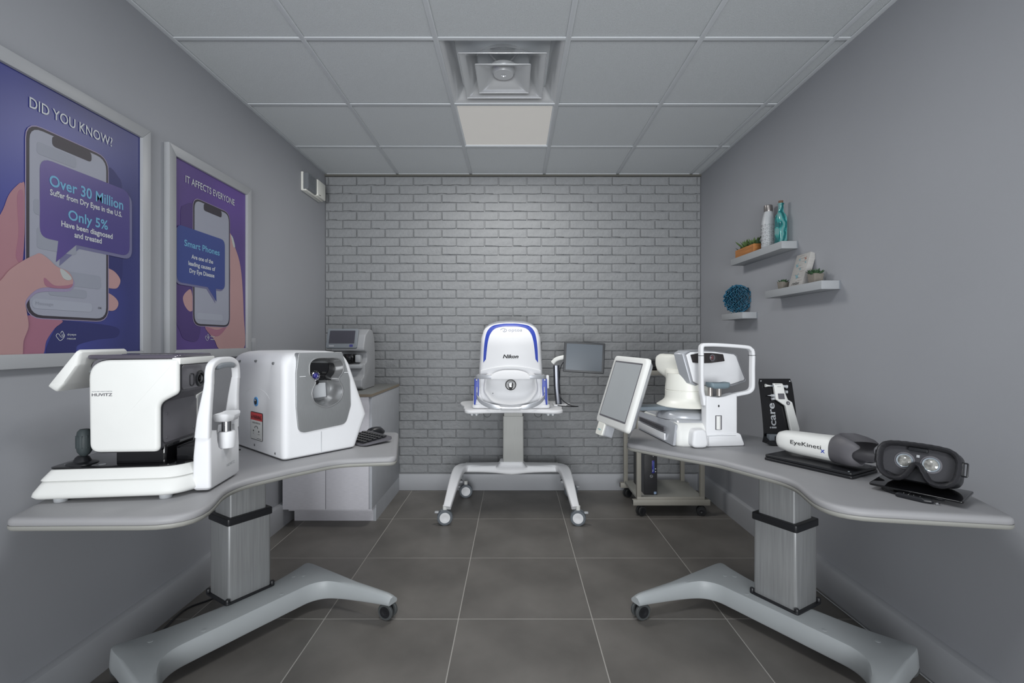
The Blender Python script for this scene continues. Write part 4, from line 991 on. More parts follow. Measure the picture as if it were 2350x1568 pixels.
# foot and base
def bring(z, s=1.0, f=0.0):
    pts = [(-.155, -.095+f), (-.02, -.105+f), (.06, -.105+f), (.150, -.095+f), (.165, .20), (-.02, .36), (-.17, .36)]
    c_ = (0, .1); return [(c_[0]+(x-c_[0])*s, c_[1]+(y-c_[1])*s, z) for x, y in fillet(pts, [.03, .05, .05, .03, .05, .05, .03], 5)]
MB().loft([bring(.0, .965), bring(.006, .98), bring(.07, .965), bring(.095, .93, .01), bring(.105, .88, .015)]).build('base', M_white2, t, 60)
MB().loft([bring(.103, .86, .01), bring(.112, .84, .015), bring(.118, .76, .02)]).build('base_deck', M_silver, t, 60)
side = [(-.158, -.085, .004), (-.160, .36, .004), (-.155, .36, .098), (-.135, -.01, .106), (-.140, -.07, .098)]
MB().loft([[Vector(p) for p in side], [Vector(p)+Vector((-.012, 0, 0)) for p in side]]).build('side_fairing', M_silver, t, 60)
m = MB().box(-.176, .0, .012, -.168, .355, .045, .002); m.build('side_skirt', M_white, t)
m = MB()
for k in range(4): m.box(-.175, .01, .052+k*.006, -.167, .34, .0555+k*.006)
m.build('vent_slats', M_dgrey, t)
MB().loft([[(x, y, z) for x, y in circ(-.01, .11, r, 36)] for r, z in ((.152, .108), (.150, .12), (.135, .140), (.10, .152), (.05, .156))]).build('turntable_dome', M_silver, t, 60)
tow = [q4(785, 770), q4(782, 1310), q4(1178, 1310), q4(1178, 745), q4(1100, 757), q4(1020, 785), q4(940, 796), q4(860, 790)]
tow = fillet(tow, [.010, .008, .008, .010, .03, .03, .03, .03], 4)
MB().slab(tow, -.105, -.055, .004, 'y').build('chinrest_tower', M_white, t, 60)
ft = fillet([(q4(790, 1300)[0], q4(0, 1300)[1]), (q4(790, 0)[0], .001), (q4(1270, 0)[0], .001), q4(1215, 1262), q4(1180, 1250)], [.003, .003, .01, .02, .01], 4)
MB().slab([(a, max(b, .001)) for a, b in ft], -.112, .0, .003, 'y', bev0=.005).build('tower_foot', M_white, t, 60)
fl_ = fillet([q4(605, 1215, -.12), q4(770, 1200, -.12), (q4(800, 1470, -.12)[0], .001), (q4(580, 1450, -.12)[0], .001)], .026, 6)
MB().slab(fl_, -.14, .0, .012, 'y', seg=5).build('tower_foot', M_white, t, 60)
pth = [q4(786, 900), q4(772, 800), q4(755, 690), q4(752, 300), q4(750, 170), q4(762, 135), q4(800, 122), q4(1000, 125), q4(1320, 150), q4(1380, 172), q4(1412, 225), q4(1412, 450), q4(1412, 640), q4(1398, 700), q4(1350, 735), q4(1250, 757), q4(1165, 775)]
pth = catline([Vector((a, -.078, b)) for a, b in pth], 90)
MB().sweep(pth, rrect(-.0085, -.016, .0085, .016, .007, 3), up=(0, 1, 0)).build('head_frame', M_white, t, 60)
for x, y in ((752, 262), (1412, 258)):
    a, b = q4(x, y); MB().box(a-.0095, -.0955, b-.001, a+.0095, -.0605, b+.001).build('eye_level_mark', M_ink, t)
cup = [LP(1480+x/5.6, 770+y/5.6, O, ph, -.12) for x, y in ((806, 532), (1030, 528), (1045, 560), (1075, 580), (1072, 625), (1010, 642), (930, 640), (860, 620), (808, 605))]
cc = MB(); cx_ = sum(a for a, b in cup)/9
rings = []
for z, k in ((-.012, .75), (-.008, .95), (.0, 1.0), (.010, 1.0), (.014, .96), (.009, .75)):
    rings.append([(cx_+x*k, -.10+y*k, LP(0, 770+585/5.6, O, ph, -.12)[1]*0+.282+z+(.006*(abs(x)/.048)**2)) for x, y in rrect(-.048, -.036, .048, .030, .016, 5)])
cc.loft(rings).build('chin_cup', mat('slate_pad', (112, 128, 136), .5), t, 60)
for dx in (-.026, .018): MB().lathe([(.011, .235), (.011, .276)], 18, (cx_+dx, -.082, 0)).build('cup_post', mat('satin_post', (165, 160, 155), .3, .5), t)
a, b = q4(950, 908, -.106); MB().slab(circ(a, b, .0035, 12, .006), -.1062, -.10, 0, 'y').build('key_hole', M_ink, t)
a0_, b0_ = q4(905, 1215, -.106); a1_, b1_ = q4(990, 1028, -.106)
MB().slab(rrect(a0_, b0_, a1_, b1_, .003), -.1056, -.10, 0, 'y').build('paper_slot', M_dgrey, t)
m = MB(); m.lathe([(.0125, b0_+.003), (.0125, b1_-.003)], 20, ((a0_+a1_)/2, -.1, 0)); m.build('paper_roll', M_white2, t)
MB().sweep([(a, -.119, b) for a, b in (q4(800, 1300, -.12), q4(950, 1292, -.12), q4(1175, 1291, -.12))], circ(0, 0, .0007, 5), up=(0, 1, 0)).build('seam', M_lgrey, t)
# column
MB().lathe([(.150, .166), (.152, .170), (.140, .178), (.122, .190), (.113, .200), (.110, .212), (.110, .243), (.1075, .245), (.1075, .247), (.110, .249), (.108, .270), (.104, .30), (.10, .33)], 40, (-.005, .11, 0)).build('column', M_cream, t, 50)
# arm and touchscreen
MB().sweep([(-.34, .10, .158), (-.22, .10, .158), (-.02, .10, .158), (.10, .10, .158)], rrect(-.045, -.010, .045, .010, .006, 3)).build('screen_arm', mat('bluegrey_arm', (112, 122, 130), .4), t)
def loc(w):   # room point -> local
    dx, dy = w[0]-O[0], w[1]-O[1]; return Vector((dx*math.cos(ph)+dy*math.sin(ph), -dx*math.sin(ph)+dy*math.cos(ph), w[2]-O[2]))
TL, TR, BL, BR = [loc(w) for w in ((.545, 2.55, 1.168), (.635, 2.235, 1.163), (.432, 2.515, .822), (.522, 2.20, .817))]
U = (TR-TL).normalized(); Vd = (TL-BL).normalized(); N = U.cross(Vd); wS, hS = (TR-TL).length, (TL-BL).length
def sp(a, b, d): return BL+U*a+Vd*b+N*d
rings = []
for d, o_ in ((-.045, .03), (-.040, .018), (-.02, .006), (-.005, .0), (.004, .003), (.008, .010)):
    rings.append([sp(a, b, d) for a, b in rrect(o_, o_, wS-o_, hS-o_, .022, 5)])
sb = MB().loft(rings[:3]+[[sp(a, b, -.012) for a, b in rrect(.002, .002, wS-.002, hS-.002, .022, 5)]]).build('screen_back', M_silver, t, 60)
fb = MB().loft([[sp(a, b, -.014) for a, b in rrect(0, 0, wS, hS, .022, 5)]]+rings[3:]).build('touchscreen', M_white2, t, 60)
MB().loft([[sp(a, b, .0082) for a, b in rrect(.030, .038, wS-.030, hS-.030, .003, 2)], [sp(a, b, .0092) for a, b in rrect(.030, .038, wS-.030, hS-.030, .003, 2)]]).build('screen_surround', M_dgrey, fb)
MB().loft([[sp(a, b, .0092) for a, b in rrect(.037, .046, wS-.036, hS-.038, .002, 2)], [sp(a, b, .0100) for a, b in rrect(.037, .046, wS-.036, hS-.038, .002, 2)]]).build('screen_glass', mat('display_with_reflection', (168, 172, 174), .14, coat=.5), fb)  # pale tone carries a reflection painted into the display colour
MB().loft([[sp(a, b, d) for a, b in rrect(.045, -.055, .125, .01, .010, 4)] for d in (-.045, -.02, -.002)]).build('card_reader', M_silver, fb)
MB().loft([[sp(a, b, d) for a, b in rrect(.040, -.058, .105, .01, .010, 4)] for d in (-.006, .006)]).build('card_reader_cover', M_cream, fb)
for x0_, x1_, mm_ in ((.052, .056, M_grey), (.060, .085, mat('teal_ink', (150, 195, 192), .5))): MB().loft([[sp(a, b, d) for a, b in rrect(x0_, -.034, x1_, -.028, .001, 1)] for d in (.0055, .0066)]).build('printed_mark', mm_, fb)
MB().loft([[sp(a, b, d) for a, b in rrect(wS/2-.03, hS*.35, wS/2+.03, hS*.6, .01, 3)] for d in (-.075, -.04)]).build('screen_mount', M_grey, t)
# optical head: own frame for measuring
OH = (.998, 2.375, TT); phh = math.radians(20)
def hd_(x, y, z):   # head frame -> local of thing
    wx = OH[0]+x*math.cos(phh)-y*math.sin(phh); wy = OH[1]+x*math.sin(phh)+y*math.cos(phh); return loc((wx, wy, z+TT))
qh = lambda x, y, yy=0.0: LP(1480+x/5.6, 770+y/5.6, OH, phh, yy)
outl = [qh(*p) for p in ((512, 242), (600, 572), (608, 600), (665, 630), (780, 650), (950, 652), (1120, 634), (1285, 580), (1292, 560), (1200, 320), (1180, 262), (1150, 236), (900, 202), (720, 195), (570, 206))]
outl = fillet(outl, [.006, .006, .01, .02, .03, .05, .03, .01, .006, .02, .012, .012, .04, .04, .02], 4)
oc = (sum(a for a, b in outl)/len(outl), sum(b for a, b in outl)/len(outl))
def hr(y, s=1.0, dz=0.0, sx=None, dx=0.0): return [hd_(oc[0]+dx+(a-oc[0])*(sx or s), y, oc[1]+dz+(b-oc[1])*s) for a, b in outl]
MB().loft([hr(.012, .97), hr(.0, .97), hr(-.004, .95), hr(-.006, .90), hr(-.003, .6), hr(.0, .3)]).build('face_plate', M_white, t, 60)
MB().loft([hr(.075, .96, -.0), hr(.07, 1.05), hr(.06, 1.09, -.006), hr(.006, 1.05, -.003), hr(.003, 1.02, -.001), hr(.006, .96)]).build('head_bezel', M_silver, t, 45)
MB().sweep(hr(-.0005, .978), circ(0, 0, .0014, 5), up=tuple(hd_(0, 1, 0)-hd_(0, 0, 0)), closed=True).build('face_seam', M_dgrey, t)
zc = oc[1]
def box_ring(y, x0, x1, z0, z1, r):
    q = resample(rrect(x0, z0, x1, z1, r, 6), 48); return [hd_(a, y, b) for a, b in q]
M_h = M_cream
MB().loft([box_ring(.06, -.115, .12, zc-.075, zc+.075, .04), box_ring(.10, -.115, .12, zc-.085, zc+.078, .04), box_ring(.20, -.125, .105, zc-.075, zc+.076, .035), box_ring(.28, -.135, .09, zc-.035, zc+.072, .03), box_ring(.30, -.130, .085, zc-.012, zc+.066, .03)]).build('head_housing', M_cream, t, 60)
MB().loft([box_ring(.065, -.112, .10, zc+.0765, zc+.0785, .001), box_ring(.27, -.110, .088, zc+.0735, zc+.0755, .001)]).build('housing_top', M_silver, t)
nk = []
for i in range(12):
    s_ = i/11; z = .262+.088*s_; w_ = s_**2.3
    ring_ = []
    for k in range(44):
        a = 2*PI*k/44; p0 = Vector((-.005+.1045*math.cos(a), .11+.1045*math.sin(a), z))
        a2 = a-phh+ph; p1 = hd_(-.018+.112*math.cos(a2), .178+.122*math.sin(a2), z); p1.z = z
        ring_.append(p0.lerp(p1, w_))
    nk.append(ring_)
MB().loft(nk).build('neck', M_cream, t, 70)
win = [qh(*p, -.006) for p in ((583, 248), (612, 350), (720, 358), (850, 355), (1022, 330), (1000, 242), (850, 226), (700, 226))]
win = fillet(win, [.004, .006, .03, .04, .004, .004, .04, .04], 3)
MB().loft([[hd_(a, y, b) for a, b in win] for y in (.0, -.0085)]).build('optics_window', mat('smoked_window', (44, 40, 40), .1, coat=.6), t)
a, b = qh(862, 287, -.008)
ln = MB()
ln.loft([[hd_(a+r*math.cos(2*PI*k/28), y, b+r*math.sin(2*PI*k/28)) for k in range(28)] for r, y in ((.0165, -.006), (.0165, -.012), (.0125, -.013), (.011, -.009))]); lr = ln.build('lens_ring', M_dgrey, t)
MB().loft([[hd_(a+r*math.cos(2*PI*k/24), y, b+r*math.sin(2*PI*k/24)) for k in range(24)] for r, y in ((.0115, -.009), (.0095, -.0115), (.005, -.013), (.0008, -.0135))]).build('lens', mat('ruby_lens', (96, 60, 62), .05, coat=1), lr)
m = MB(); m.loft([box_ring(.16, -.05, .04, zc+.0775, zc+.079, .0005), box_ring(.20, -.05, .04, zc+.077, zc+.0785, .0005)]); m.build('blue_label', M_blue, t)

# ---------------------------------------------------------------- tonometer display stand
O2 = (1.306, 2.335, TT)
t = thing('tonometer_display', 'black curved display stand reading icare holding a white hand-held tonometer', 'display stand', O2)
k6 = lambda x, y, yy=-.02: LP(1740+x/6.032, 860+y/6.032, O2, 0, yy)
lean = lambda z: .055*(z/.3)**1.6
def sheet(x0, x1, d0, d1):
    R_ = []
    for i in range(15):
        z = .004+.302*i/14; y = lean(z); w_ = 1.0
        e = .006*(1 if i == 14 else 0)
        R_.append([(x0+e, y+d0, z), (x1-e, y+d0, z), (x1-e, y+d1, z), (x0+e, y+d1, z)])
    return MB().loft(R_)
sheet(-.083, .083, 0, .004).build('curved_sheet', M_gloss, t, 40)
for x, z in ((-.072, .295), (.072, .294), (.070, .04)): MB().lathe([(.0035, -.002), (.003, -.003), (.0005, -.003)], 12, (x, lean(z), z), 'y').build('screw', M_lgrey, t)
def kk(lst): 
    return [k6(x, y, .0) for x, y in lst]
bod = fillet(kk([(262, 130), (262, 350), (385, 437), (428, 790), (440, 812), (500, 805), (550, 775), (550, 740), (485, 385), (430, 350), (402, 250), (398, 165), (385, 132)]), [.003, .006, .012, .01, .004, .01, .01, .01, .01, .006, .01, .01, .003], 4)
m = MB().slab(bod, -.022, -.002, .005, 'y'); 
for v in m.v: v.y += lean(v.z)
tb = m.build('tonometer_body', M_white2, t, 60)
def onp(lst, d, name, m_, r=.002):
    q = MB().slab(fillet(kk(lst), r, 3), d, d+.003, 0, 'y')
    for v in q.v: v.y += lean(v.z)
    return q.build(name, m_, tb)
onp([(296, 266), (382, 266), (382, 343), (296, 343)], -.0235, 'tonometer_screen', M_dgrey)
a, b = k6(420, 396, 0)
q = MB(); q.slab(circ(a, b, .0088, 22), -.025, -.02, .001, 'y', bev0=.001)
for v in q.v: v.y += lean(v.z)
q.build('measure_button', M_dgrey, tb)
q = MB(); q.slab(circ(a, b, .003, 12), -.0262, -.024, 0, 'y')
for v in q.v: v.y += lean(v.z)
q.build('button_mark', M_lgrey, tb)
a, b = k6(328, 172, 0); text('lettering', 'icare', M_dgrey, tb, (a, -.0222+lean(b), b), (1, 0, 0), (0, 0, 1), .017, .004, .01)
def knob(x0, y0, x1, y1, r0, r1, name, m_):
    a0_, b0_ = k6(x0, y0, 0); a1_, b1_ = k6(x1, y1, 0); yy = -.012+lean(b0_)
    MB().sweep([(a0_, yy, b0_), ((a0_+a1_)/2, yy, (b0_+b1_)/2), (a1_, yy, b1_)], circ(0, 0, 1, 14), scale=[r0, (r0+r1)/2*.8, r1]).build(name, m_, tb)
knob(262, 165, 220, 165, .005, .005, 'probe_collar', M_grey); knob(222, 165, 150, 160, .003, .0085, 'probe_base', M_white2)
knob(395, 168, 455, 178, .006, .0095, 'adjust_wheel', M_lgrey); knob(415, 248, 445, 248, .008, .008, 'support_knob', M_lgrey)
knob(262, 297, 215, 297, .009, .007, 'forehead_support', M_lgrey); knob(215, 297, 165, 297, .004, .001, 'probe_tip', M_lgrey); knob(250, 340, 215, 343, .007, .007, 'support_knob', M_lgrey)
a, b = k6(207, 575, 0)
o = text('lettering', 'icare', M_lgrey, t, (a, 0, b), (0, -.0, 1), (-1, 0, 0), .122, .036, .016)
for v in o.data.vertices: v.co.y = lean(v.co.z)-.0012
MB().loft([[(-.088, -.055, .0), (.088, -.055, 0), (.088, .008, 0), (-.088, .008, 0)], [(-.084, -.048, .010), (.084, -.048, .010), (.084, .004, .03), (-.084, .004, .03)]]).build('stand_foot', M_black, t)
MB().box(-.075, -.035, .012, .03, -.006, .042, .003).build('base_pack', M_grey, t)
MB().box(-.05, -.0355, .016, .02, -.034, .036).build('base_pack_label', M_black, t)
MB().sweep(spline([(-.105, -.07, .012), (-.085, -.075, .004), (-.05, -.08, .006), (-.02, -.08, .003)], 5), rrect(-.012, -.002, .012, .002, .001, 1)).build('strap', M_black, t)

# ---------------------------------------------------------------- pupillometer on its case
O3 = (1.205, 1.895, TT); p3_ = math.atan2(-.869, .495)
t = thing('hand_held_pupillometer', 'white tube-shaped eye tracker with grey double eyecup, on black case', 'medical device', (O3[0], O3[1], O3[2]+.007), p3_)
O3b = thing('carrying_case', 'thin black flat case lying under the white tube-shaped eye tracker', 'case', O3, p3_)
MB().slab(rrect(-.165, -.095, .168, .098, .012), .0, .011, .003).build('case_bottom', M_black, O3b)
MB().slab(rrect(-.163, -.093, .166, .096, .012), .012, .023, .003).build('case_lid', M_black, O3b)
for x, y in ((.15, -.08), (.15, .08)): MB().lathe([(.004, .022), (.003, .0245), (.001, .0245)], 12, (x, y, 0)).build('stud', M_grey, O3b)
def tr(x, w_, h_, zc, n=40, e=.75):
    return [(x, w_*math.copysign(abs(math.cos(q))**e, math.cos(q)), zc+h_*math.copysign(abs(math.sin(q))**e, math.sin(q))) for q in [2*PI*k/n for k in range(n)]]
prof = [(-.158, .012, .012, .075), (-.155, .024, .022, .073), (-.146, .036, .033, .073), (-.13, .043, .040, .072), (-.10, .048, .044, .071), (-.05, .051, .046, .071), (0, .053, .047, .072), (.04, .055, .048, .073), (.07, .057, .049, .074)]
MB().loft([tr(*p) for p in prof]).build('body', M_white2, t, 60)
MB().loft([tr(.001+x, w_, .0006, .045, 40, 1) for x, w_ in ((-.14, .036), (.069, .0555))]).build('seam', M_lgrey, t)
cuf = []
def er(x, w_, h_, zc, lobe, n=48):
    out = []
    for k in range(n):
        q = 2*PI*k/n; c_, s_ = math.cos(q), math.sin(q)
        pinch = 1-.34*lobe*(s_**8)
        yy = w_*math.copysign(abs(c_)**.8, c_); zz = h_*math.copysign(abs(s_)**.8, s_)*pinch
        xx = x-lobe*(.085*max(0, s_)**6+.015*max(0, -s_)**2)-lobe*.03*(abs(c_)**8)
        out.append((xx, yy, zc+zz))
    return out
outer = [er(.068, .0575, .0495, .074, 0), er(.075, .062, .054, .076, 0), er(.10, .070, .060, .080, .2), er(.13, .080, .064, .082, .55), er(.155, .086, .062, .080, .85), er(.178, .086, .056, .078, 1.0), er(.190, .081, .047, .076, 1.0)]
inner = [er(.189, .077, .043, .076, 1.0), er(.165, .074, .044, .077, .9), er(.125, .060, .040, .077, .5), er(.105, .04, .03, .075, .1)]
MB().loft(outer+inner).build('eyecup', mat('grey_silicone', (92, 91, 95), .5), t, 60)
for s in (-1, 1): MB().lathe([(.014, .104), (.013, .110), (.001, .112)], 18, (0, s*.022, .075), 'x').build('eyepiece', M_gloss, t)
def side_text(s_, x0, x1, zc, h_, m_, **k):
    o = text('lettering', s_, m_, t, ((x0+x1)/2, 0, zc), (1, 0, 0), (0, 0, 1), x1-x0, h_, **k)
    for v in o.data.vertices:
        x, z = v.co.x, v.co.z; w_ = .0535+.0015*(x+.02)/.05; dzz = (z-.072)/.047
        v.co.y = -(w_*max(.2, (1-abs(dzz)**(2/.75)))**(.75/2))-.0008
    return o
side_text('EyeKineti', -.078, .042, .080, .016, M_ink, bold=.004)
side_text('x', .040, .056, .070, .020, M_blue, bold=.01)
# shaped headset
O4 = (1.303, 1.535, TT); p4_ = math.atan2(-.174, .123)
t = thing('headset_stand', 'glossy black tilted plate stand under the goggles, right table', 'stand', O4, p4_)
R = Matrix.Rotation(math.radians(4), 4, 'X')
m = MB().slab(rrect(-.118, -.060, .118, .065, .010), .019, .026, .002); m.xf(R); m.build('plate', M_gloss, t)
m = MB().slab(fillet([(-.07, -.02), (.07, -.02), (.05, .05), (-.05, .05)], .015), .0, .021, .002); m.build('foot', M_black, t)
t = thing('vr_headset', 'black virtual reality headset with padded mask and two round lenses, right table', 'headset', O4, p4_)
RH = Matrix.Translation((0, -.012, .099)) @ Matrix.Rotation(math.radians(-16), 4, 'X')
mo = [(-.100, .028), (-.098, -.02), (-.085, -.045), (-.060, -.056), (-.035, -.050), (-.018, -.025), (-.008, -.006), (0, -.002), (.008, -.006), (.018, -.025), (.035, -.050), (.060, -.056), (.085, -.045), (.098, -.02), (.100, .028), (.085, .052), (.055, .060), (0, .062), (-.055, .060), (-.085, .052)]
mo = resample([(p.x, p.y) for p in spline(mo, 6, True)][::1], 90)
def mr_(s, y, sz=None): return [(a*s, y, .004+(b-.004)*(sz or s)) for a, b in mo]
bx = [(x, z) for x, z in resample(rrect(-.098, -.052, .098, .058, .035, 6), 90)]
m = MB().loft([[(a*k, y, b*k) for a, b in bx] for y, k in ((.0, 1.0), (.02, 1.03), (.05, 1.03), (.075, .97), (.085, .85))]); m.xf(RH); m.build('headset_body', M_black, t, 60)
foam = [(1.0, 0), (1.05, -.004), (1.065, -.014), (1.05, -.026), (1.0, -.032), (.95, -.028), (.915, -.018), (.90, -.004), (.90, .0)]
rg = []
for j, (s, y) in enumerate(foam):
    r_ = []
    for i, (a, b) in enumerate(mo):
        nn_ = Vector((a, b)).normalized(); o_ = (s-1)*.10; wr = .0006*math.sin(i*2.1+j)
        e = Vector(mo[(i+1) % 90])-Vector(mo[i-1]); nx = Vector((e.y, -e.x)).normalized()
        if area2(mo) < 0: nx = -nx
        r_.append((a+nx.x*(o_+wr), y+(.012*(1-(abs(a)/.1)**2)*0)-.02*(abs(a)/.1)**2*0, b+nx.y*(o_+wr)))
    rg.append(r_)
m = MB().loft(rg, False, False); m.xf(RH); m.build('foam_mask', mat('padded_leatherette', (44, 44, 47), .42, bump=.3, bs=80), t, 75)
m = MB().slab([(a*.93, b*.93) for a, b in (mo if area2(mo) > 0 else mo[::-1])], -.006, .004, 0, 'y'); m.xf(RH); ip = m.build('inner_plate', mat('inner_plate_black', (56, 56, 60), .5), t)
for s in (-1, 1):
    m = MB().lathe([(.0285, -.004), (.027, -.0075), (.0235, -.008), (.0225, -.006)], 32, (s*.0335, 0, .006), 'y'); m.xf(RH); lr = m.build('lens_ring', M_dgrey, t)
    m = MB().lathe([(.0228, -.0065), (.021, -.010), (.019, -.0095), (.018, -.0075)], 32, (s*.0335, 0, .006), 'y'); m.xf(RH); m.build('lens_rim', mat('pale_lens_rim', (150, 160, 168), .1, coat=1), lr)
    m = MB().lathe([(.018, -.0078), (.012, -.011), (.006, -.0125), (.0005, -.013)], 28, (s*.0335, 0, .006), 'y'); m.xf(RH)
    m.build('lens', mat('amber_grey_lens', (138, 138, 134), .05, var=.55, vs=90, coat=1), lr)
    m = MB().sweep([(s*.110+(q_[0]), .006, q_[1]+.008) for q_ in rrect(-.006, -.02, .006, .02, .003, 3)], circ(0, 0, .0024, 8), up=(0, 1, 0), closed=True); m.xf(RH); m.build('strap_buckle', M_black, t)
m = MB().box(-.004, -.0075, .022, .004, -.0055, .030, .0005); m.xf(RH); m.build('proximity_sensor', M_lgrey, ip)
m = MB().slab(rrect(-.025, .040, .025, .052, .004), -.016, -.004, .002, 'y'); m.xf(RH); m.build('brow_clip', M_black, t)
for s in (-1, 1):
    m = MB().sweep(spline([(s*.028, -.0085, -.036), (s*.05, -.0085, -.044), (s*.078, -.0085, -.036)], 5), circ(0, 0, .0015, 6), up=(0, 1, 0)); m.xf(RH); m.build('vent_lip', M_black, t)
Or = P(2096, 1147, z=TT)
t = thing('remote_control', 'small black hand remote lying in front of the goggles stand', 'remote control', (Or.x, Or.y, TT), math.atan2(-.070, .036)+.1)
m = MB(); m.loft([[(x*k, y*k, z) for x, y in fillet([(-.046, -.012), (.03, -.015), (.050, -.006), (.050, .006), (.03, .015), (-.046, .012)], .010, 5)] for z, k in ((0, .9), (.004, 1), (.010, .98), (.014, .85))]); m.build('body', M_black, t, 60)
for x, y in ((-.025, 0), (-.012, .005), (-.012, -.005), (0, 0), (.016, .0)): MB().lathe([(.0042, .013), (.004, .0155), (.001, .016)], 14, (x, y, 0)).build('button', M_gloss, t)
m = MB().sweep([(.052+a, b, .004) for a, b in circ(.006, 0, .006, 16)], circ(0, 0, .0014, 6), closed=True); m.build('strap_ring', M_chrome, t)
cable('headset_strap', 'thin black strap lying on table under the goggles stand', [(1.235, 1.60, TT+.004), (1.225, 1.565, TT+.003), (1.235, 1.53, TT+.004), (1.26, 1.50, TT+.004)], .0035)

# ---------------------------------------------------------------- shelves and what stands on them
M_shelf = mat('white_shelf', (160, 163, 166), .45)
def shelf(label, x0, y0, y1, zt, th=.041):
    t = thing('floating_shelf', label, 'shelf', (XR, (y0+y1)/2, zt-th))
    MB().box(x0-XR, -(y1-y0)/2, 0, -.001, (y1-y0)/2, th, .0008).build('board', M_shelf, t)
    MB().box(-.006, -(y1-y0)/2-.001, -.0005, -.0008, (y1-y0)/2+.001, th+.0005).build('wall_bracket', M_grey, t)
    return t
shelf('upper long white floating shelf holding bottles and a wooden planter', 1.468, 2.62, 3.234, 1.795)
shelf('middle white floating shelf with relax sign between two potted succulents', 1.467, 2.279, 2.79, 1.535)
shelf('lower short white floating shelf under the blue coral', 1.4625, 3.058, 3.366, 1.431)
M_leaf = mat('succulent_green', (92, 116, 70), .45, var=.25, vs=30); M_leafd = mat('succulent_dark', (62, 88, 62), .45, var=.3, vs=30)
def leaf_mesh(L_, w_, th, mt):
    m = MB(); rings = []
    for s, k in ((0, .35), (.3, .85), (.55, 1), (.8, .7), (1, .06)):
        rings.append([(a*w_*k, b*th*k+.35*L_*s*s*.25, L_*s) for a, b in ((-1, 0), (-.5, -.7), (.5, -.7), (1, 0), (.4, .5), (-.4, .5))])
    o = m.loft(rings).build('leaf', mt, None, 60); me = o.data; bpy.data.objects.remove(o); return me
def rosette(parent, x, y, z, n, L_, me, tilt0=.15, tilt1=1.15, seed=1):
    r = random.Random(seed)
    for k in range(n):
        u = k/n; a = k*2.399+r.uniform(-.2, .2); ti = tilt0+(tilt1-tilt0)*u**.7
        o = link('leaf', me, parent, (x, y, z)); o.rotation_euler = (ti, 0, a); s = (.6+.4*u)*r.uniform(.85, 1.1); o.scale = (s, s, s)
l1 = leaf_mesh(.092, .012, .006, M_leaf); l2 = leaf_mesh(.042, .009, .004, M_leafd); l3 = leaf_mesh(.058, .0115, .005, M_leafd)
t = thing('planter_box', 'orange wooden planter box with green succulents on the upper shelf', 'planter', (1.512, 3.055, 1.795))
wdm = mat('orange_wood', (168, 112, 62), .5, var=.22, vs=9, stretch=(3, .6, 8))
bxm = MB().slab(rrect(-.040, -.123, .040, .123, .003, 1), 0, .050, .002).build('box', wdm, t); cut(bxm, MB().box(-.033, -.116, .035, .033, .116, .08))
MB().box(-.034, -.117, .030, .034, .117, .041).build('soil', mat('soil', (52, 44, 38), .9, var=.4, vs=120), t)
rosette(t, -.005, -.055, .04, 15, .06, l1, seed=3); rosette(t, -.005, .035, .04, 17, .06, l1, seed=5); rosette(t, 0, .095, .035, 8, .04, l3, seed=6); rosette(t, 0, -.10, .04, 8, .04, l3, seed=9)
t = thing('water_bottle', 'white patterned bottle with steel cap on the upper shelf', 'bottle', (1.515, 2.845, 1.795))
bp_ = [(.034, 0), (.0375, .004), (.0385, .02), (.0385, .13), (.036, .16), (.030, .19), (.024, .212), (.0215, .222)]
MB().lathe(bp_, 32).build('body', mat('bottle_white', (176, 179, 182), .4), t, 60)
MB().lathe([(.0235, .220), (.024, .222), (.0235, .255), (.021, .258), (.001, .258)], 28).build('cap', mat('cap_steel', (140, 136, 134), .25, .8), t)
m = MB()
def onb(a, z): 
    r = .0388 if z < .13 else .0388-.0025*((z-.13)/.03)
    return (r*math.cos(a), r*math.sin(a), z)
for j in range(6):
    for i in range(11):
        a0_ = 2*PI*(i+.5*(j % 2))/11; z0_ = .025+j*.0215
        hp = [(0, -.008), (-.009, 0), (-.008, .006), (-.002, .006), (0, .002), (.004, .010), (.009, .004), (.007, -.001), (0, -.008)]
        c_, s_ = math.cos(.35), math.sin(.35)
        m.tube([onb(a0_+(x*c_-y*s_)/.0388, z0_+(x*s_+y*c_)) for x, y in hp], .0004, 4)
        m.tube([onb(a0_+(.0035+dx)/.0388, z0_+.004) for dx in (-.001, .001)], .0012, 5)
pr_ = m.build('heart_print', M_ink, t); pr_['kind'] = 'stuff'
t = thing('glass_bottle', 'teal swirled square glass bottle with cork on the upper shelf', 'bottle', (1.515, 2.711, 1.795), .2)
gm = bpy.data.materials.new('teal_swirl_glass'); gm.use_nodes = True; nt = gm.node_tree; b = nt.nodes['Principled BSDF']
b.inputs['Roughness'].default_value = .06; b.inputs['Transmission Weight'].default_value = .55; b.inputs['Coat Weight'].default_value = .5
wv = nt.nodes.new('ShaderNodeTexWave'); wv.inputs['Scale'].default_value = 9; wv.inputs['Distortion'].default_value = 7; wv.inputs['Detail'].default_value = 2; wv.inputs['Detail Scale'].default_value = 1.4
tc = nt.nodes.new('ShaderNodeTexCoord'); cr = nt.nodes.new('ShaderNodeValToRGB'); nt.links.new(tc.outputs['Object'], wv.inputs['Vector']); nt.links.new(wv.outputs['Fac'], cr.inputs[0])
e = cr.color_ramp.elements; e[0].color = (lin(20), lin(120), lin(125), 1); e[1].color = (lin(150), lin(205), lin(205), 1); e[0].position = .15; e[1].position = .95
x_ = cr.color_ramp.elements.new(.5); x_.color = (lin(60), lin(185), lin(180), 1)
nt.links.new(cr.outputs[0], b.inputs['Base Color'])
rings = []
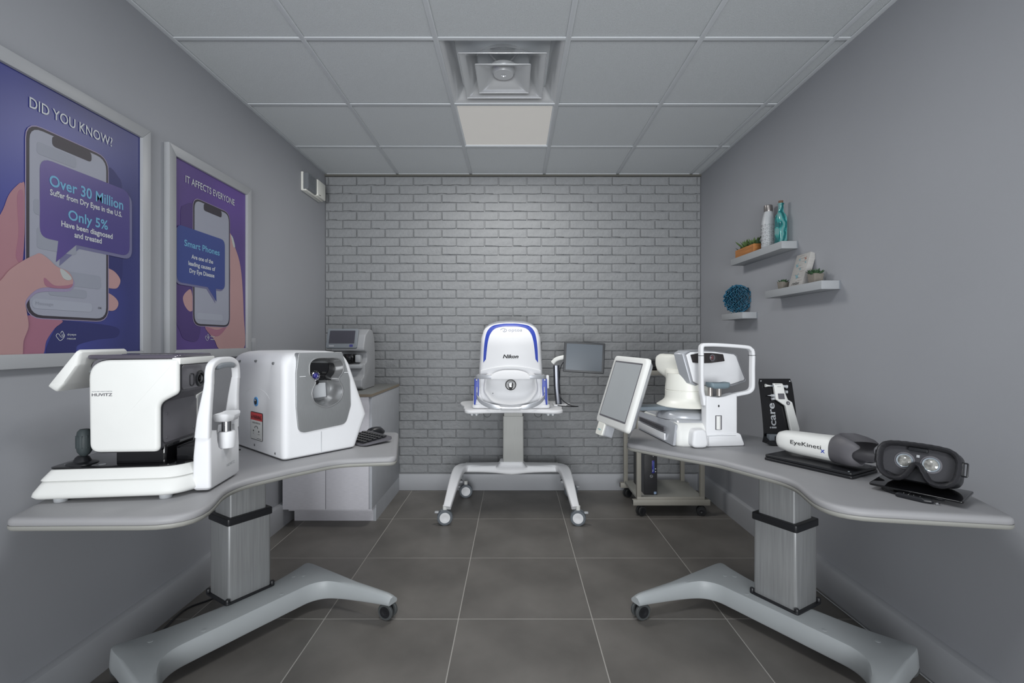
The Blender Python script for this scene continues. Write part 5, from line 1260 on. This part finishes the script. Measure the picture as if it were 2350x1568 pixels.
for z, w_, r in ((0, .0225, .006), (.003, .0245, .007), (.15, .0245, .008), (.165, .022, .012), (.178, .016, .014), (.19, .0135, .0134), (.222, .0125, .0124), (.226, .016, .0159), (.232, .0155, .0154)):
    rings.append([(x, y, z) for x, y in resample(rrect(-w_, -w_, w_, w_, r, 6), 40)])
MB().loft(rings).build('glass_body', gm, t, 50)
MB().lathe([(.011, .229), (.0125, .246), (.001, .247)], 18).build('cork', mat('cork', (104, 78, 62), .8, var=.2, vs=60), t)
# sign
t = thing('relax_sign', 'small whitewashed wooden sign with blue birds reading relax, middle shelf', 'sign', (1.489, 2.532, 1.535))
R = Matrix.Rotation(math.radians(15.5), 4, 'Y')
m = MB().box(0, -.061, .004, .030, .061, .180, .001); m.xf(R); sg = m.build('board', mat('whitewashed_wood', (170, 168, 165), .6, var=.06, vs=20, stretch=(1, 1, 8)), t)
def onsign(lst, mt, name='bird', d=-.0008):
    m = MB().slab([(p.x, p.y) for p in spline(lst, 4, True)], d, .0005, 0, 'x'); m.xf(R); return m.build(name, mt, sg, flat=True)
M_bird = mat('bird_teal', (112, 150, 160), .6); M_bird2 = mat('bird_rust', (150, 112, 100), .6)
def bird(cy_, cz_, s, mt): onsign([(cy_+a*s, cz_+b*s) for a, b in ((-.012, -.006), (-.004, .002), (-.006, .014), (.002, .004), (.016, .010), (.006, -.002), (.002, -.010), (-.004, -.006))], mt)
bird(.005, .055, 1.35, M_bird); bird(-.005, .095, .75, M_bird); bird(.03, .118, 1.1, M_bird); bird(-.038, .128, .6, M_bird); bird(-.03, .150, .9, M_bird2); bird(.02, .15, .7, M_bird)
for k, z in enumerate((.03, .045, .065, .08, .10, .115, .135, .155, .17)):
    y0 = -.055+.02*(k % 3); onsign([(y0, z), (y0+.03, z+.0012), (y0+.05, z), (y0+.03, z-.0004)], mat('grain_stroke', (140, 128, 118), .6), 'paint_stroke', -.0005)
o = text('lettering', 'relax', M_ink, sg, (0, 0, 0), (0, -1, 0), (0, 0, 1), .066, .018, 0, .35)
for v in o.data.vertices: v.co = R @ (v.co+Vector((-.0006, .0, .018)))
def pot(label, loc_, w_, h_, lm, n, seed, ls):
    t = thing('potted_succulent', label, 'potted plant', loc_, .1, 'small grey potted succulents on the middle shelf')
    p = MB().loft([[(x, y, z) for x, y in rrect(-a, -a, a, a, .006, 4)] for a, z in ((w_*.40, 0), (w_*.42, .003), (w_*.5, h_), (w_*.46, h_), (w_*.44, h_-.01))]).build('pot', mat('concrete_pot', (122, 116, 108), .85, var=.1, vs=60, bump=.3), t)
    rosette(t, 0, 0, h_-.012, n, ls, lm, .1, 1.25, seed)
pot('grey concrete pot with short succulent, left of the relax sign', (1.505, 2.67, 1.535), .046, .040, l2, 22, 11, .03)
pot('larger grey concrete pot with succulent, right of the relax sign', (1.507, 2.386, 1.535), .054, .046, l3, 24, 12, .042)
# coral
t = thing('coral_ornament', 'blue ruffled coral sculpture on the lower short shelf', 'ornament', (1.503, 3.205, 1.4375), -.55)
M_cor = mat('coral_blue', (26, 84, 112), .55, var=.3, vs=40); M_core = mat('coral_edge', (70, 130, 158), .5)
r = random.Random(4); mb_ = MB(); me_ = MB()
for k in range(9):
    u = (k-4)/4.3; ph1, ph2 = r.uniform(0, 6), r.uniform(0, 6); n0 = 70; top = []; bot = []
    for i in range(n0):
        s = i/(n0-1); z = .008+s*.168+.006*math.sin(s*14+ph2)
        wdt = .076*math.sqrt(max(.02, 1-((z-.088)/.092)**2))
        x = u*wdt+.0075*math.sin(s*24+ph1)*(1-.3*s)+.0018*math.sin(s*57+ph2)
        bow = .030*(1-((x/.085)**2+((z-.088)/.095)**2))
        fr = .0018*math.sin(s*150+k)
        top.append((x+.010*math.sin(s*24+ph1+1.2)*.4+fr, -.022-bow+.004*math.sin(s*33+ph2), z)); bot.append((x*.94, .012, z))
    mb_.loft([[top[i], (top[i][0]+.0022, top[i][1], top[i][2]), (bot[i][0]+.003, bot[i][1], bot[i][2]), bot[i]] for i in range(n0)])
    me_.tube([(x+.001, y-.0003, z) for x, y, z in top], .0010, 5)
rim_ = [(.082*math.cos(a)+.004*math.sin(a*17), -.010+.008*math.sin(a*13), .088+.090*math.sin(a)+.003*math.cos(a*19)) for a in [2*PI*i/120 for i in range(120)]]
mb_.sweep(rim_, rrect(-.003, -.014, .003, .014, .002, 2), up=(0, 1, 0), closed=True); me_.sweep([(x*1.02, y-.012, .088+(z-.088)*1.02) for x, y, z in rim_], circ(0, 0, .0014, 5), up=(0, 1, 0), closed=True)
mb_.slab([(x, z) for x, z in [(.078*math.cos(a), .088+.086*math.sin(a)) for a in [2*PI*i/60 for i in range(60)]]], .004, .014, .002, 'y')
mb_.build('coral_fan', M_cor, t, 60); me_.build('coral_edges', M_core, t, 60)
MB().box(-.045, -.02, -.006, .03, .03, .002, .002).build('clear_foot', mat('clear_acrylic', (190, 195, 198), .1, trans=.7), t)

# ---------------------------------------------------------------- finish: every thing's origin sits at its base
bpy.context.view_layer.update()
for o in [q for q in SC.objects if q.parent is None]:
    if o.type == 'EMPTY' and abs(o.location.z) < 1e-6:
        lo = Vector((1e9,)*3); hi = -lo
        for c in o.children_recursive:
            if c.type != 'MESH': continue
            for b_ in c.bound_box:
                w_ = c.matrix_world @ Vector(b_); lo = Vector(map(min, lo, w_)); hi = Vector(map(max, hi, w_))
        d = Vector(((lo.x+hi.x)/2, (lo.y+hi.y)/2, lo.z)); sh = Matrix.Rotation(-o.rotation_euler.z, 3, 'Z') @ (d-o.location)
        o.location = d
        for c in o.children: c.location = c.location-sh
    elif o.type == 'MESH' and 'category' in o and o.location.length < 1e-6:
        vs = [v.co for v in o.data.vertices]
        d = Vector(((min(v.x for v in vs)+max(v.x for v in vs))/2, (min(v.y for v in vs)+max(v.y for v in vs))/2, min(v.z for v in vs)))
        for v in o.data.vertices: v.co -= d
        o.location = d
